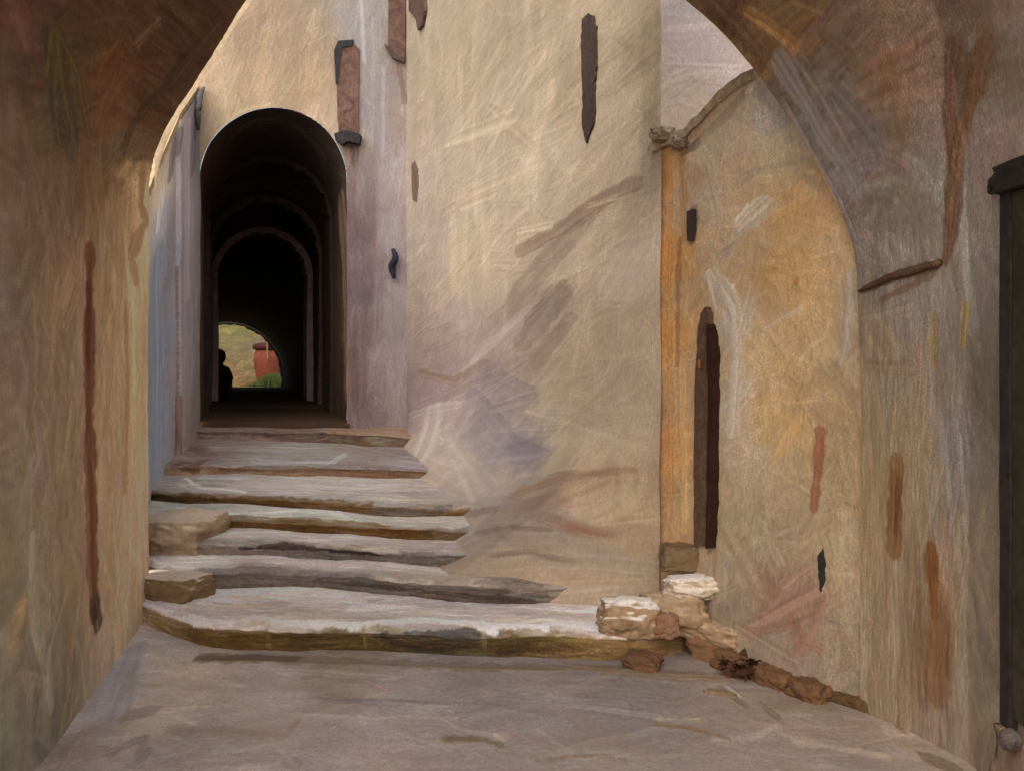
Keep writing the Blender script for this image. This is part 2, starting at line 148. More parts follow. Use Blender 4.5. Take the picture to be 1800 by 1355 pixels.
MARKS = {
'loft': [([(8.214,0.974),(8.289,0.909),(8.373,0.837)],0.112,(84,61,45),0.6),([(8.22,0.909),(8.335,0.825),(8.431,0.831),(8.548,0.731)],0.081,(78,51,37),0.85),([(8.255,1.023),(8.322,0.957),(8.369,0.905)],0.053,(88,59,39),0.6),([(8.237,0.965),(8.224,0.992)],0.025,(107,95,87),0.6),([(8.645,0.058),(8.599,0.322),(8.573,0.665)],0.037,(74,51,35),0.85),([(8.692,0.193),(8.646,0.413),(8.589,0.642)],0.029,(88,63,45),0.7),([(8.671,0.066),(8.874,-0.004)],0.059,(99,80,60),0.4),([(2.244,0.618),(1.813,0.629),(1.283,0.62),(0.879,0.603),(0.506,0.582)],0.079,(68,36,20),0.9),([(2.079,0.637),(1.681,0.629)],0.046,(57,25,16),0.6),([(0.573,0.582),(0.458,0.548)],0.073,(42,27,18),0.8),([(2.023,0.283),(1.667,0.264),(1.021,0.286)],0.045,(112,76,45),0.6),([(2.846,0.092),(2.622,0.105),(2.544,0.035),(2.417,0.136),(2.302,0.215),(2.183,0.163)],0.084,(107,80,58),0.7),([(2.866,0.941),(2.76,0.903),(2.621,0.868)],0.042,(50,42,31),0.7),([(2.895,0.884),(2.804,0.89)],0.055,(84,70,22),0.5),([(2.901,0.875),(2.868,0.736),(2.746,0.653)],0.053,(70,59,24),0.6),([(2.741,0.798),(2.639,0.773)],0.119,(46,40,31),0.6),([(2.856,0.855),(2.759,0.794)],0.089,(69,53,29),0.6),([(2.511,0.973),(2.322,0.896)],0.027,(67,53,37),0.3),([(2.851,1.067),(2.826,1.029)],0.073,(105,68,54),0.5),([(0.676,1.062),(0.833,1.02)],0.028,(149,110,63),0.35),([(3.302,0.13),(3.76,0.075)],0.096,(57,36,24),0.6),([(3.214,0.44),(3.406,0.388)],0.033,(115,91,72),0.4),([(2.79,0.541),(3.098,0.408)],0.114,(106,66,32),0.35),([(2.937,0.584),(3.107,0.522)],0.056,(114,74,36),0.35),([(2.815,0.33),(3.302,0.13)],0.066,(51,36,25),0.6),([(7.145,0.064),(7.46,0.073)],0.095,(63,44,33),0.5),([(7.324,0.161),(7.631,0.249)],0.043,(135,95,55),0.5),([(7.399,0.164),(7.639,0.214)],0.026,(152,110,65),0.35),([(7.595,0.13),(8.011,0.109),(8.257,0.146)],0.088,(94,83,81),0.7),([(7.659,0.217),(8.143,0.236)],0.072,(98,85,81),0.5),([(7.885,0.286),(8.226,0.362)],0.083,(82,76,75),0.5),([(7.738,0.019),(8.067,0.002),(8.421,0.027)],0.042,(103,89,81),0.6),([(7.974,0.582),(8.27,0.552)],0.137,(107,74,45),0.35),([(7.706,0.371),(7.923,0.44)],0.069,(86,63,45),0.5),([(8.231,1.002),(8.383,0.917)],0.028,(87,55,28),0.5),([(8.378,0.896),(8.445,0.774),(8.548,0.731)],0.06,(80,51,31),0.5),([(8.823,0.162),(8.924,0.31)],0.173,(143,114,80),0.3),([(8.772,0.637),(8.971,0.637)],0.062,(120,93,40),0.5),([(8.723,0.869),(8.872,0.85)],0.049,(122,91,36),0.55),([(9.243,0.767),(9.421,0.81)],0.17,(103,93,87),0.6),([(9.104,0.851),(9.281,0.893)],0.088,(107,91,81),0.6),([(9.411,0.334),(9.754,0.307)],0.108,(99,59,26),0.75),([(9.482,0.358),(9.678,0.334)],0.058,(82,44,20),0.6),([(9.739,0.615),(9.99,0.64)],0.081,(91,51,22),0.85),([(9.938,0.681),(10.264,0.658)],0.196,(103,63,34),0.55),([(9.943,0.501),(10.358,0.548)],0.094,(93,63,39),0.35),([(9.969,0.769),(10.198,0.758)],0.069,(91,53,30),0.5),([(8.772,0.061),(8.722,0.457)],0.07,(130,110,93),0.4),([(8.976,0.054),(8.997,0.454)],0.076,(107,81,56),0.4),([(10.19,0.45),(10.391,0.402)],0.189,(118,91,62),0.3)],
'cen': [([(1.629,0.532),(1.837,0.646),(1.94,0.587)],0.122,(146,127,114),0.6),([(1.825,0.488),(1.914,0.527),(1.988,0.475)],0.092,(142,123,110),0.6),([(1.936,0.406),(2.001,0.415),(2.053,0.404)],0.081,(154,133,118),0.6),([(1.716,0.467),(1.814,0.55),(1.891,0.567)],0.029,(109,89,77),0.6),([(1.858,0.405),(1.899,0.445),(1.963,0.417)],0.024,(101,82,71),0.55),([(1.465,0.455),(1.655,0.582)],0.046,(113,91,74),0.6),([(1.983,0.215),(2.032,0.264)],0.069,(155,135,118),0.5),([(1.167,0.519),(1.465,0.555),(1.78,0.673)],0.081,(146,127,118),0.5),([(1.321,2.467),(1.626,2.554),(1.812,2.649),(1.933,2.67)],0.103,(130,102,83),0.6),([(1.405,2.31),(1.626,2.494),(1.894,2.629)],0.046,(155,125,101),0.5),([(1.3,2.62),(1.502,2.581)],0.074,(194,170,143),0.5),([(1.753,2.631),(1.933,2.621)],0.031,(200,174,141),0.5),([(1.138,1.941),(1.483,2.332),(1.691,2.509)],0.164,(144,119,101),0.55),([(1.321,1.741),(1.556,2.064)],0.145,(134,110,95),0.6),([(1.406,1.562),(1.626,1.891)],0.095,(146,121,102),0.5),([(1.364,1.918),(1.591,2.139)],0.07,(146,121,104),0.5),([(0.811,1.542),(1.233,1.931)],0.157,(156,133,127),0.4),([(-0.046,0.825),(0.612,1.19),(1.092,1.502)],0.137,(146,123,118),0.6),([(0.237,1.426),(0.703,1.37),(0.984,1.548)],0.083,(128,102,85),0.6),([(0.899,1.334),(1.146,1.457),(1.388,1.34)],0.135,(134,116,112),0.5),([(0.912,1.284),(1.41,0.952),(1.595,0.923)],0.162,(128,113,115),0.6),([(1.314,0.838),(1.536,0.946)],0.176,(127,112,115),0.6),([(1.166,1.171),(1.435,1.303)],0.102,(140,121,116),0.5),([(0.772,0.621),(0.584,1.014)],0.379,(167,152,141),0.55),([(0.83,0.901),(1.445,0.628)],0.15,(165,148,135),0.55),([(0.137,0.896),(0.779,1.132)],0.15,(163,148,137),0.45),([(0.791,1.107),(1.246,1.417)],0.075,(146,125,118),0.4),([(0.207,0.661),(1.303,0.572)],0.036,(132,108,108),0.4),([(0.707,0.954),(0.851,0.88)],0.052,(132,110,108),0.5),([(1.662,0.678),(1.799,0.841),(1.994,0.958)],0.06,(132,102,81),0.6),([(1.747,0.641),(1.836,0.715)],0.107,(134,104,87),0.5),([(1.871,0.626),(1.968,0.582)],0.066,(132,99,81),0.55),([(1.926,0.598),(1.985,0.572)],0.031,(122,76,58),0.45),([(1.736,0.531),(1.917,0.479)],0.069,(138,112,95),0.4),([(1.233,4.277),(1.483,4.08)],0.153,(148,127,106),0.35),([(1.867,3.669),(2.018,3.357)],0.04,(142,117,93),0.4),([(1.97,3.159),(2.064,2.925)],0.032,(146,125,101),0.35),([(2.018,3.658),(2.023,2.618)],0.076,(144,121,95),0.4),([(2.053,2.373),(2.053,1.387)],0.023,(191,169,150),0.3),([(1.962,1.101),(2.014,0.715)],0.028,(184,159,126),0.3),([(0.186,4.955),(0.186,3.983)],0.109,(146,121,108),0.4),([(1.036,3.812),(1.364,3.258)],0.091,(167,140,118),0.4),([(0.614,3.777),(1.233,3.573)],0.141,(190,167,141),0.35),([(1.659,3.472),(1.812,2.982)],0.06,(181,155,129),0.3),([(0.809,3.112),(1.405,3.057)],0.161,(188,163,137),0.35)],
'fac': [([(3.055,3.816),(3.069,2.796)],0.15,(113,87,83),0.5),([(3.11,3.816),(3.123,3.544)],0.095,(81,59,50),0.6),([(3.232,5.448),(3.266,4.836)],0.177,(164,159,159),0.6),([(3.402,4.632),(3.422,3.748)],0.177,(156,146,150),0.6),([(3.368,5.244),(3.382,4.564)],0.095,(165,152,146),0.5),([(3.64,4.768),(3.722,4.292)],0.061,(116,85,74),0.6),([(3.3,3.34),(3.3,1.436)],0.204,(124,101,104),0.5),([(3.572,2.66),(3.64,1.436)],0.109,(154,137,137),0.5),([(3.096,1.3),(3.13,0.62)],0.095,(109,78,72),0.5),([(3.191,1.708),(3.205,0.552)],0.15,(128,99,100),0.4),([(3.422,1.164),(3.45,0.484)],0.122,(138,110,110),0.5),([(2.906,3.476),(3.014,3.272)],0.068,(101,80,71),0.4),([(1.328,3.816),(1.736,4.156),(2.076,4.258)],0.068,(198,170,135),0.4),([(2.688,4.088),(3.028,3.544)],0.054,(146,123,108),0.4),([(1.464,5.108),(1.872,5.38)],0.15,(186,159,130),0.4),([(2.28,4.904),(2.688,5.108)],0.15,(183,155,129),0.4)],
'side': [([(1.577,2.943),(1.581,1.921),(1.577,0.767)],0.013,(70,53,46),0.75),([(1.585,4.5),(1.415,4.161)],0.19,(80,66,64),0.7),([(2.37,4.711),(2.016,3.883)],0.208,(88,76,77),0.7),([(2.287,4.711),(2.191,4.284)],0.196,(58,53,54),0.8),([(1.831,4.439),(1.831,2.612)],0.342,(127,112,113),0.5),([(1.039,3.53),(1.039,1.042)],0.151,(105,108,117),0.6),([(1.415,3.817),(1.415,2.991)],0.221,(107,87,77),0.4),([(1.587,1.374),(1.587,0.695)],0.071,(72,47,37),0.7),([(1.171,4.175),(1.068,3.856)],0.15,(181,163,145),0.6)],
'och': [([(0.188,3.016),(0.195,2.462)],0.04,(136,92,53),0.5),([(0.112,2.998),(0.119,0.807)],0.035,(166,112,61),0.6),([(0.171,2.475),(0.161,1.716)],0.026,(109,72,43),0.55),([(0.188,1.709),(0.196,0.712)],0.041,(170,127,80),0.5),([(0.245,2.6),(0.245,2.415)],0.047,(89,70,57),0.7),([(0.272,2.981),(0.414,2.988),(0.533,3.022)],0.056,(130,109,89),0.6),([(0.272,2.965),(0.205,2.986)],0.054,(74,59,49),0.6),([(0.548,3.028),(0.59,3.066)],0.037,(191,171,146),0.6),([(0.59,3.037),(0.726,2.774)],0.046,(133,120,112),0.5),([(0.533,2.352),(0.618,2.399)],0.113,(178,157,138),0.8),([(0.474,2.296),(0.533,2.322)],0.063,(172,151,132),0.6),([(0.414,2.252),(0.475,2.265)],0.055,(125,104,90),0.5),([(0.475,2.571),(0.59,2.598)],0.053,(136,115,100),0.4),([(0.618,2.588),(0.828,2.554)],0.059,(147,123,101),0.5),([(0.32,2.81),(0.414,2.393)],0.052,(136,116,98),0.35),([(0.346,2.162),(0.474,1.93),(0.489,1.62),(0.469,1.259)],0.074,(163,144,126),0.75),([(0.352,2.142),(0.39,1.997)],0.079,(161,142,125),0.6),([(0.504,1.737),(0.562,1.959)],0.057,(163,142,126),0.5),([(0.632,1.788),(0.778,1.854)],0.053,(166,144,121),0.5),([(0.778,1.978),(0.788,2.004)],0.028,(135,84,44),0.6),([(0.778,2.531),(0.877,2.416)],0.036,(131,115,105),0.4),([(0.673,2.283),(0.853,2.289)],0.118,(164,121,71),0.35),([(0.7,2.049),(0.877,2.041)],0.113,(168,128,79),0.3),([(0.618,1.427),(0.828,1.452)],0.101,(172,134,86),0.4),([(0.7,1.172),(0.778,1.315)],0.078,(170,127,79),0.45),([(0.889,1.264),(0.877,1.076),(0.858,0.899)],0.048,(114,68,49),0.85),([(1.006,1.989),(0.995,1.682),(0.967,1.58)],0.037,(136,118,104),0.6),([(0.925,1.582),(1.017,1.423)],0.071,(120,96,71),0.4),([(0.477,0.679),(0.574,0.547)],0.153,(126,103,82),0.4),([(0.621,0.674),(0.681,0.574)],0.088,(122,101,84),0.35),([(0.39,0.606),(0.421,0.395)],0.093,(130,109,88),0.4),([(0.868,0.659),(0.764,0.511),(0.679,0.349)],0.094,(121,89,76),0.55),([(0.886,0.517),(0.796,0.438),(0.615,0.259)],0.072,(117,84,71),0.6),([(0.901,0.468),(0.878,0.33),(0.825,0.207)],0.056,(115,80,67),0.6),([(0.792,0.356),(0.84,0.265),(0.906,0.261)],0.042,(117,79,64),0.5),([(0.739,0.505),(0.833,0.61)],0.048,(129,99,85),0.5),([(0.605,0.242),(0.76,0.319),(0.892,0.426)],0.036,(106,73,59),0.5),([(0.972,1.216),(1.017,0.962)],0.047,(118,96,71),0.4),([(0.958,0.433),(1.029,0.251)],0.048,(112,89,67),0.35),([(0.562,0.256),(0.828,0.182)],0.044,(111,89,69),0.45)],
'pnk': [([(0.39,2.381),(0.716,2.4)],0.128,(177,156,150),0.5),([(0.39,2.168),(0.836,2.098)],0.101,(179,159,152),0.5),([(0.513,2.033),(0.756,1.977)],0.033,(151,125,108),0.4)],
'gnd': [([(1.056,0.728),(1.818,0.715),(2.7,0.689),(3.277,0.68),(3.682,0.634)],0.039,(93,74,54),0.7),([(1.058,0.741),(1.574,0.728)],0.037,(60,47,35),0.6),([(2.991,0.695),(3.542,0.634),(3.823,0.634)],0.046,(109,85,62),0.6),([(0.656,0.728),(0.807,0.55)],0.232,(119,112,111),0.6),([(0.668,0.797),(0.975,0.45)],0.07,(117,108,108),0.5),([(0.768,0.68),(0.903,0.524)],0.065,(146,131,119),0.4),([(2.184,0.498),(1.805,0.529),(2.596,0.508),(2.949,0.445)],0.016,(101,87,85),0.6),([(1.913,0.524),(2.334,0.519)],0.014,(95,82,79),0.5),([(1.25,0.4),(1.745,0.383),(1.765,0.427)],0.039,(109,89,72),0.5),([(1.0,0.45),(1.1,0.474)],0.054,(101,85,75),0.6),([(2.958,0.498),(3.35,0.45)],0.037,(105,93,90),0.5),([(2.647,0.55),(3.216,0.498)],0.037,(109,97,94),0.5),([(2.416,0.37),(2.582,0.366),(2.653,0.345)],0.019,(81,61,39),0.85),([(2.628,0.383),(2.665,0.362)],0.013,(146,121,97),0.6),([(3.313,0.422),(3.456,0.413),(3.599,0.37)],0.015,(93,70,47),0.8),([(3.323,0.445),(3.547,0.445)],0.016,(146,125,101),0.6),([(3.705,0.572),(3.762,0.504)],0.036,(89,72,52),0.7),([(3.734,0.583),(3.763,0.545)],0.022,(155,134,112),0.6),([(3.839,0.486),(3.857,0.459)],0.043,(93,70,49),0.7),([(2.79,0.293),(3.062,0.306),(3.144,0.283)],0.012,(93,72,51),0.7),([(4.219,0.563),(4.279,0.529),(4.336,0.484)],0.05,(64,40,24),0.85),([(4.35,0.45),(4.348,0.394)],0.031,(87,57,33),0.7),([(4.334,0.293),(4.405,0.261)],0.054,(77,59,41),0.7),([(4.665,0.362),(4.728,0.318)],0.056,(58,46,37),0.7),([(1.367,0.283),(1.799,0.302),(1.861,0.274)],0.04,(101,83,75),0.4),([(1.692,0.462),(2.052,0.445),(2.451,0.445)],0.026,(146,127,116),0.35),([(0.934,0.605),(1.398,0.577)],0.052,(146,125,108),0.35),([(3.876,0.362),(4.187,0.302)],0.036,(136,114,95),0.35),([(1.345,0.68),(2.139,0.634)],0.034,(142,123,112),0.4),([(1.1,0.321),(1.171,0.362),(1.235,0.302)],0.042,(93,78,73),0.5),([(0.909,0.383),(0.967,0.283)],0.055,(115,93,79),0.5)],
'st0': [([(0.964,0.207),(1.63,0.254),(1.992,0.3)],0.068,(132,110,93),0.55),([(1.776,0.23),(2.348,0.227)],0.041,(142,118,100),0.55),([(2.516,0.329),(3.178,0.281),(3.432,0.27)],0.052,(136,114,98),0.55),([(3.293,0.197),(3.806,0.203)],0.041,(144,119,104),0.5),([(2.096,0.363),(2.719,0.326)],0.036,(124,102,89),0.5),([(0.429,0.159),(1.052,0.195),(1.488,0.182)],0.057,(128,112,104),0.5),([(1.674,0.193),(1.918,0.198),(2.113,0.178),(2.477,0.225),(2.828,0.213),(3.168,0.18)],0.035,(200,184,175),0.8),([(2.797,0.214),(2.893,0.178)],0.045,(199,184,179),0.7),([(3.169,0.191),(3.596,0.193),(3.981,0.169),(4.575,0.088)],0.041,(191,171,162),0.6),([(0.614,0.092),(1.186,0.155)],0.053,(171,155,144),0.6),([(1.105,0.272),(1.664,0.3)],0.046,(124,102,83),0.5),([(3.259,0.401),(3.347,0.416)],0.034,(118,93,68),0.6),([(2.258,0.491),(2.493,0.426),(2.815,0.373),(3.184,0.342)],0.023,(97,80,68),0.3),([(1.668,0.158),(1.676,0.045)],0.026,(128,106,83),0.8),([(2.18,0.168),(2.192,0.061)],0.021,(114,93,74),0.7),([(2.832,0.17),(2.839,0.075)],0.024,(122,100,78),0.6),([(2.247,0.126),(2.803,0.157)],0.048,(37,32,31),0.7),([(1.142,0.326),(2.1,0.353)],0.053,(159,140,125),0.5),([(2.323,0.301),(2.985,0.287)],0.051,(167,144,129),0.5),([(0.384,0.208),(0.614,0.109)],0.058,(121,110,110),0.5),([(3.573,0.318),(4.038,0.224)],0.052,(179,157,143),0.5)],
'st1': [([(1.075,0.169),(1.579,0.174)],0.039,(132,112,97),0.5),([(1.886,0.181),(2.593,0.152)],0.038,(136,114,97),0.5),([(2.741,0.135),(3.301,0.089)],0.048,(142,119,100),0.6),([(0.813,0.13),(1.38,0.137)],0.05,(101,89,85),0.5),([(1.753,0.078),(2.371,0.073),(3.05,0.029)],0.025,(60,46,37),0.7),([(1.064,0.034),(1.274,0.05),(1.753,0.046)],0.021,(93,72,52),0.7),([(1.208,0.232),(2.093,0.265),(2.736,0.209)],0.041,(177,157,143),0.6),([(2.218,0.047),(2.632,0.008)],0.017,(52,40,35),0.6),([(2.881,0.086),(3.189,0.145)],0.042,(156,138,125),0.5)],
'st2': [([(0.785,0.087),(1.066,0.128),(1.549,0.083),(1.807,0.094)],0.033,(43,32,29),0.9),([(1.807,0.088),(2.154,0.12),(2.533,0.074)],0.032,(89,74,66),0.7),([(1.984,0.041),(2.497,0.041)],0.014,(58,46,37),0.7),([(2.425,0.054),(2.569,0.118)],0.027,(56,42,35),0.7),([(0.533,0.2),(0.992,0.241)],0.061,(179,165,154),0.6),([(1.347,0.195),(1.854,0.219)],0.044,(165,152,142),0.6)],
'st3': [([(0.766,0.112),(1.151,0.125),(1.978,0.115),(2.557,0.038)],0.065,(93,64,35),0.8),([(2.557,0.062),(2.791,0.117)],0.064,(101,87,81),0.7),([(0.777,0.15),(1.331,0.248)],0.052,(171,155,143),0.6),([(1.966,0.138),(2.257,0.11)],0.03,(104,70,41),0.6)],
'st4': [([(0.728,0.084),(1.175,0.093),(1.886,0.096),(2.484,0.109)],0.057,(89,61,33),0.85),([(2.486,0.079),(2.732,0.042),(2.995,0.07),(3.115,0.123)],0.052,(95,87,88),0.85),([(3.118,0.057),(3.294,0.052)],0.053,(114,85,60),0.8),([(0.472,0.336),(0.88,0.163),(1.228,0.153)],0.096,(195,180,171),0.75),([(1.078,0.333),(2.295,0.361)],0.12,(167,155,148),0.5),([(0.645,0.426),(0.999,0.427)],0.127,(146,144,150),0.6),([(1.767,0.259),(2.679,0.248)],0.072,(173,157,144),0.5)],
'st5': [([(0.635,0.177),(0.812,0.098),(0.812,0.236)],0.106,(81,53,39),0.8),([(0.22,0.643),(0.393,0.651),(0.666,0.436)],0.168,(87,59,45),0.7),([(0.515,0.451),(0.629,0.384)],0.249,(134,103,100),0.6),([(0.965,0.041),(1.378,0.129),(1.968,0.106),(2.715,0.041)],0.056,(101,74,58),0.75),([(0.601,0.756),(1.884,0.699)],0.331,(136,123,112),0.6),([(1.289,0.245),(2.006,0.247),(2.006,0.464)],0.129,(154,142,135),0.6),([(0.209,1.072),(0.994,1.095)],0.22,(136,103,98),0.6),([(1.849,0.766),(2.374,0.479)],0.253,(107,83,68),0.5)],
'st6': [([(0.469,0.281),(1.078,0.272),(1.891,0.105)],0.329,(76,59,54),0.7),([(0.274,0.351),(0.362,0.403)],0.405,(72,64,63),0.7),([(2.499,0.107),(2.872,-0.001)],0.066,(81,55,39),0.6),([(0.833,0.033),(1.62,0.047)],0.039,(136,101,98),0.5)],
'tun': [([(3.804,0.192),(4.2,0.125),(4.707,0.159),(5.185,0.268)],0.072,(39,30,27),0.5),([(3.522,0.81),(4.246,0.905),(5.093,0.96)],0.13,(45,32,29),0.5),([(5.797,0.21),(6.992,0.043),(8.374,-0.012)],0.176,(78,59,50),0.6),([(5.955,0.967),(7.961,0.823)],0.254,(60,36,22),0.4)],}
SLAB = {
'shutter_a': ('fac',[(2.906,4.89),(2.96,4.999),(3.082,5.013),(3.178,4.918),(3.171,4.36),(3.164,3.898),(2.933,3.898),(2.912,4.36)],(112,80,68)),
'shutter_a_edge': ('fac',[(2.878,4.904),(2.933,5.013),(3.11,5.026),(3.096,4.958),(2.974,4.931),(2.953,4.782),(2.926,4.496),(2.899,4.51)],(40,34,32)),
'ledge_a': ('fac',[(2.892,3.898),(3.042,3.938),(3.205,3.884),(3.191,3.775),(3.042,3.802),(2.987,3.762),(2.906,3.816)],(28,26,26)),
'shutter_b': ('fac',[(3.524,5.72),(3.735,5.72),(3.728,5.108),(3.722,4.782),(3.599,4.822),(3.524,4.918)],(104,76,64)),
'shutter_b_edge': ('fac',[(3.477,4.972),(3.531,4.945),(3.64,4.836),(3.722,4.809),(3.715,4.754),(3.572,4.809)],(46,32,28)),
'shutter_c': ('cen',[(0.088,5.973),(0.33,5.703),(0.33,5.391),(0.297,5.268),(0.23,5.276),(0.195,5.439),(0.088,5.653)],(118,86,74)),
'slit': ('cen',[(1.71,3.92),(1.741,3.927),(1.771,3.874),(1.783,3.75),(1.783,3.562),(1.777,3.379),(1.774,3.175),(1.753,3.125),(1.732,3.062),(1.71,3.18),(1.71,3.471),(1.701,3.751)],(70,54,48)),
'slit_small': ('cen',[(0.097,3.839),(0.151,3.854),(0.195,3.719),(0.204,3.553),(0.178,3.371),(0.115,3.42),(0.097,3.64)],(106,86,76)),
'slot_ochre': ('och',[(0.222,2.61),(0.262,2.596),(0.268,2.484),(0.255,2.413),(0.225,2.431)],(84,68,54)),
'door_panel': ('och',[(0.301,1.872),(0.32,1.963),(0.343,1.986),(0.365,1.938),(0.377,1.78),(0.386,1.46),(0.386,1.143),(0.377,0.826),(0.373,0.635),(0.284,0.629),(0.278,1.152),(0.288,1.646)],(92,70,56)),
'dark_slot': ('och',[(0.879,0.685),(0.9,0.722),(0.911,0.656),(0.909,0.571),(0.897,0.52),(0.884,0.596)],(38,34,32)),
'door_gap': ('och',[(0.371,1.878),(0.386,1.824),(0.402,1.693),(0.408,1.455),(0.399,1.142),(0.39,0.826),(0.389,0.63),(0.37,0.628),(0.374,0.985),(0.38,1.461)],(62,26,18)),}
PTS = {
'hook': ('fac',[(3.586,2.524),(3.62,2.422),(3.572,2.32),(3.599,2.184)]),
'pipe': ('loft',[(8.194,0.99),(8.241,0.921),(8.284,0.896),(8.389,0.821),(8.456,0.752),(8.554,0.709)]),
'bracket': ('loft',[(8.65,0.026),(8.602,0.273),(8.58,0.487),(8.564,0.708)]),
'bracket_low': ('loft',[(8.697,0.192),(8.638,0.366),(8.591,0.576)]),
'rpole': ('loft',[(2.264,0.627),(1.813,0.629),(1.283,0.62),(0.852,0.602),(0.5,0.572)]),
'doorq': ('loft',[(8.452,1.005),(8.46,1.074),(10.242,0.981),(10.167,1.067)]),
'keyhole': ('och',[(0.343,1.663)]),
'drip': ('side',[(2.385,4.711),(2.191,4.688),(2.089,4.528),(2.115,4.314)]),}
# ================================================================= painter: lays plaster and painted-shade strokes in surface metres
rng = np.random.default_rng(7); random.seed(7)
R = math.radians
def lin(c):
    c = np.asarray(c, float)/255
    return np.where(c <= .04045, c/12.92, ((c+.055)/1.055)**2.4)
def resize(a, n, m):
    i = np.linspace(0, a.shape[0]-1, n); j = np.linspace(0, a.shape[1]-1, m)
    i0 = np.minimum(i.astype(int), a.shape[0]-2) if a.shape[0] > 1 else np.zeros(n, int)
    j0 = np.minimum(j.astype(int), a.shape[1]-2)
    fi = (i-i0)[:, None]; fj = (j-j0)[None, :]
    if a.ndim == 3: fi = fi[..., None]; fj = fj[..., None]
    A = a[i0][:, j0]; B = a[i0+1][:, j0]; C = a[i0][:, j0+1]; D = a[i0+1][:, j0+1]
    return A*(1-fi)*(1-fj)+B*fi*(1-fj)+C*(1-fi)*fj+D*fi*fj
def vnoise(n, m, cn, cm):
    a = rng.random((max(2, int(cn)+2), max(2, int(cm)+2)))*2-1
    return resize(a, n, m)
LINE = rng.random(4096); LINE = (LINE+np.roll(LINE, 1)*.6)/1.6; LINE = (LINE-LINE.mean())/LINE.std()
def line_noise(x):
    i = np.floor(x).astype(int); f = x-i; return LINE[i % 4096]*(1-f)+LINE[(i+1) % 4096]*f
class Canvas:
    def __init__(c, S, T, res, field, split=None):
        c.S, c.T, c.res = S, T, res
        c.n, c.m = max(4, int(S*res)), max(4, int(T*res))
        cn, cm = max(4, c.n//5), max(4, c.m//5)
        s = np.linspace(0, S, cn)[:, None]; t = np.linspace(0, T, cm)[None, :]
        s = s+vnoise(cn, cm, S*4, T*4)*.05; t = t+vnoise(cn, cm, S*4, T*4)*.05
        W = 0; A = np.zeros((cn, cm, 3))
        for a, b, r, g, bl in field:
            w = 1/((s-a)**2+(t-b)**2+.0012)**1.9
            if split: w = np.where((t > split) == (b > split), w, w*1e-6)
            W = W+w; A += w[..., None]*np.array((r, g, bl), float)
        c.col = resize(A/W[..., None], c.n, c.m)           # kept in sRGB 0..255 while painting
        c.base = c.col.copy(); c.h = np.zeros((c.n, c.m))
        c.e = .003*vnoise(c.n, c.m, max(2, S*9), max(2, T*9))+.008*vnoise(c.n, c.m, max(2, S*2), max(2, T*2))
    def stroke(c, pts, w, col, alpha, relief=.002, grain=1., ragged=.35, dry=.3):
        pts = np.array(pts, float); w = max(w, 2.2/c.res)
        lo = pts.min(0)-w; hi = pts.max(0)+w
        i0, i1 = max(0, int(lo[0]*c.res)), min(c.n, int(hi[0]*c.res)+2); j0, j1 = max(0, int(lo[1]*c.res)), min(c.m, int(hi[1]*c.res)+2)
        if i1 <= i0 or j1 <= j0: return
        s = (np.arange(i0, i1)/c.res)[:, None]; t = (np.arange(j0, j1)/c.res)[None, :]
        best = np.full((i1-i0, j1-j0), 1e9); off = np.zeros_like(best); al = np.zeros_like(best); L = 0
        for k in range(len(pts)-1):
            a, b = pts[k], pts[k+1]; d = b-a; l = math.hypot(*d)+1e-6; u = d/l
            f = (s-a[0])*u[0]+(t-a[1])*u[1]; fc = np.clip(f, 0, l)
            dx = s-a[0]-u[0]*fc; dy = t-a[1]-u[1]*fc; D = np.sqrt(dx*dx+dy*dy)
            o = (s-a[0])*(-u[1])+(t-a[1])*u[0]
            q = D < best; best = np.where(q, D, best); off = np.where(q, o, off); al = np.where(q, L+f, al); L += l
        seed = rng.random()*4000
        nb = line_noise(off/w*9+seed+line_noise(al/w*.4+seed)*.6)              # bristles
        wob = line_noise(al/w*1.3+seed*2)*.16+line_noise(al/w*5+seed)*.08
        r = w/2*(1+wob*ragged*2)
        end = np.clip((al/L-.75)/.25, 0, 1)*dry+np.clip((.06-al/L)/.06, 0, 1)*.2
        m = np.clip((r-best)/(w*.13+.8/c.res)+.5, 0, 1)
        m = m*np.clip(1-end*(1.1-nb*.9), 0, 1)
        A = (m*alpha*np.clip(.86+.2*nb*grain, 0, 1))[..., None]
        C = np.array(col, float)+nb[..., None]*grain*np.array((11, 10.2, 9.))
        v = c.col[i0:i1, j0:j1]; v += A*(C-v)
        hh = c.h[i0:i1, j0:j1]; edge = np.exp(-((best-r*.85)/(w*.12+.5/c.res))**2)
        hh += m*alpha*(relief*(.55+.35*nb+.6*edge)-hh*.5)
    def fill(c, n, length, width, ang, spread, alpha=.55, jit=9, relief=.002, curve=.15, grain=1.):
        for _ in range(n):
            x, y = rng.random()*c.S, rng.random()*c.T
            a = (ang(x, y) if callable(ang) else ang)+rng.normal()*spread
            l = length*(.5+rng.random()); w = width*(.45+.9*rng.random())
            d = np.array((math.cos(a), math.sin(a)))*l/2; k = np.array((-d[1], d[0]))*curve*rng.normal()
            p = np.array((x, y)); i, j = min(c.n-1, int(x*c.res)), min(c.m-1, int(y*c.res))
            v = rng.normal(); col = c.base[i, j]+v*jit+rng.normal(size=3)*jit*.3+np.array((.35, 0, -.35))*rng.normal()*jit*.7
            c.stroke([p-d, p+k, p+d], w, col, alpha*(.5+.6*rng.random()), relief, grain)
    def sample(c, ss, tt):
        i = np.clip((ss*c.res).astype(int), 0, c.n-1); j = np.clip((tt*c.res).astype(int), 0, c.m-1)
        return c.col[i][:, j], c.h[i][:, j]+c.e[i][:, j]
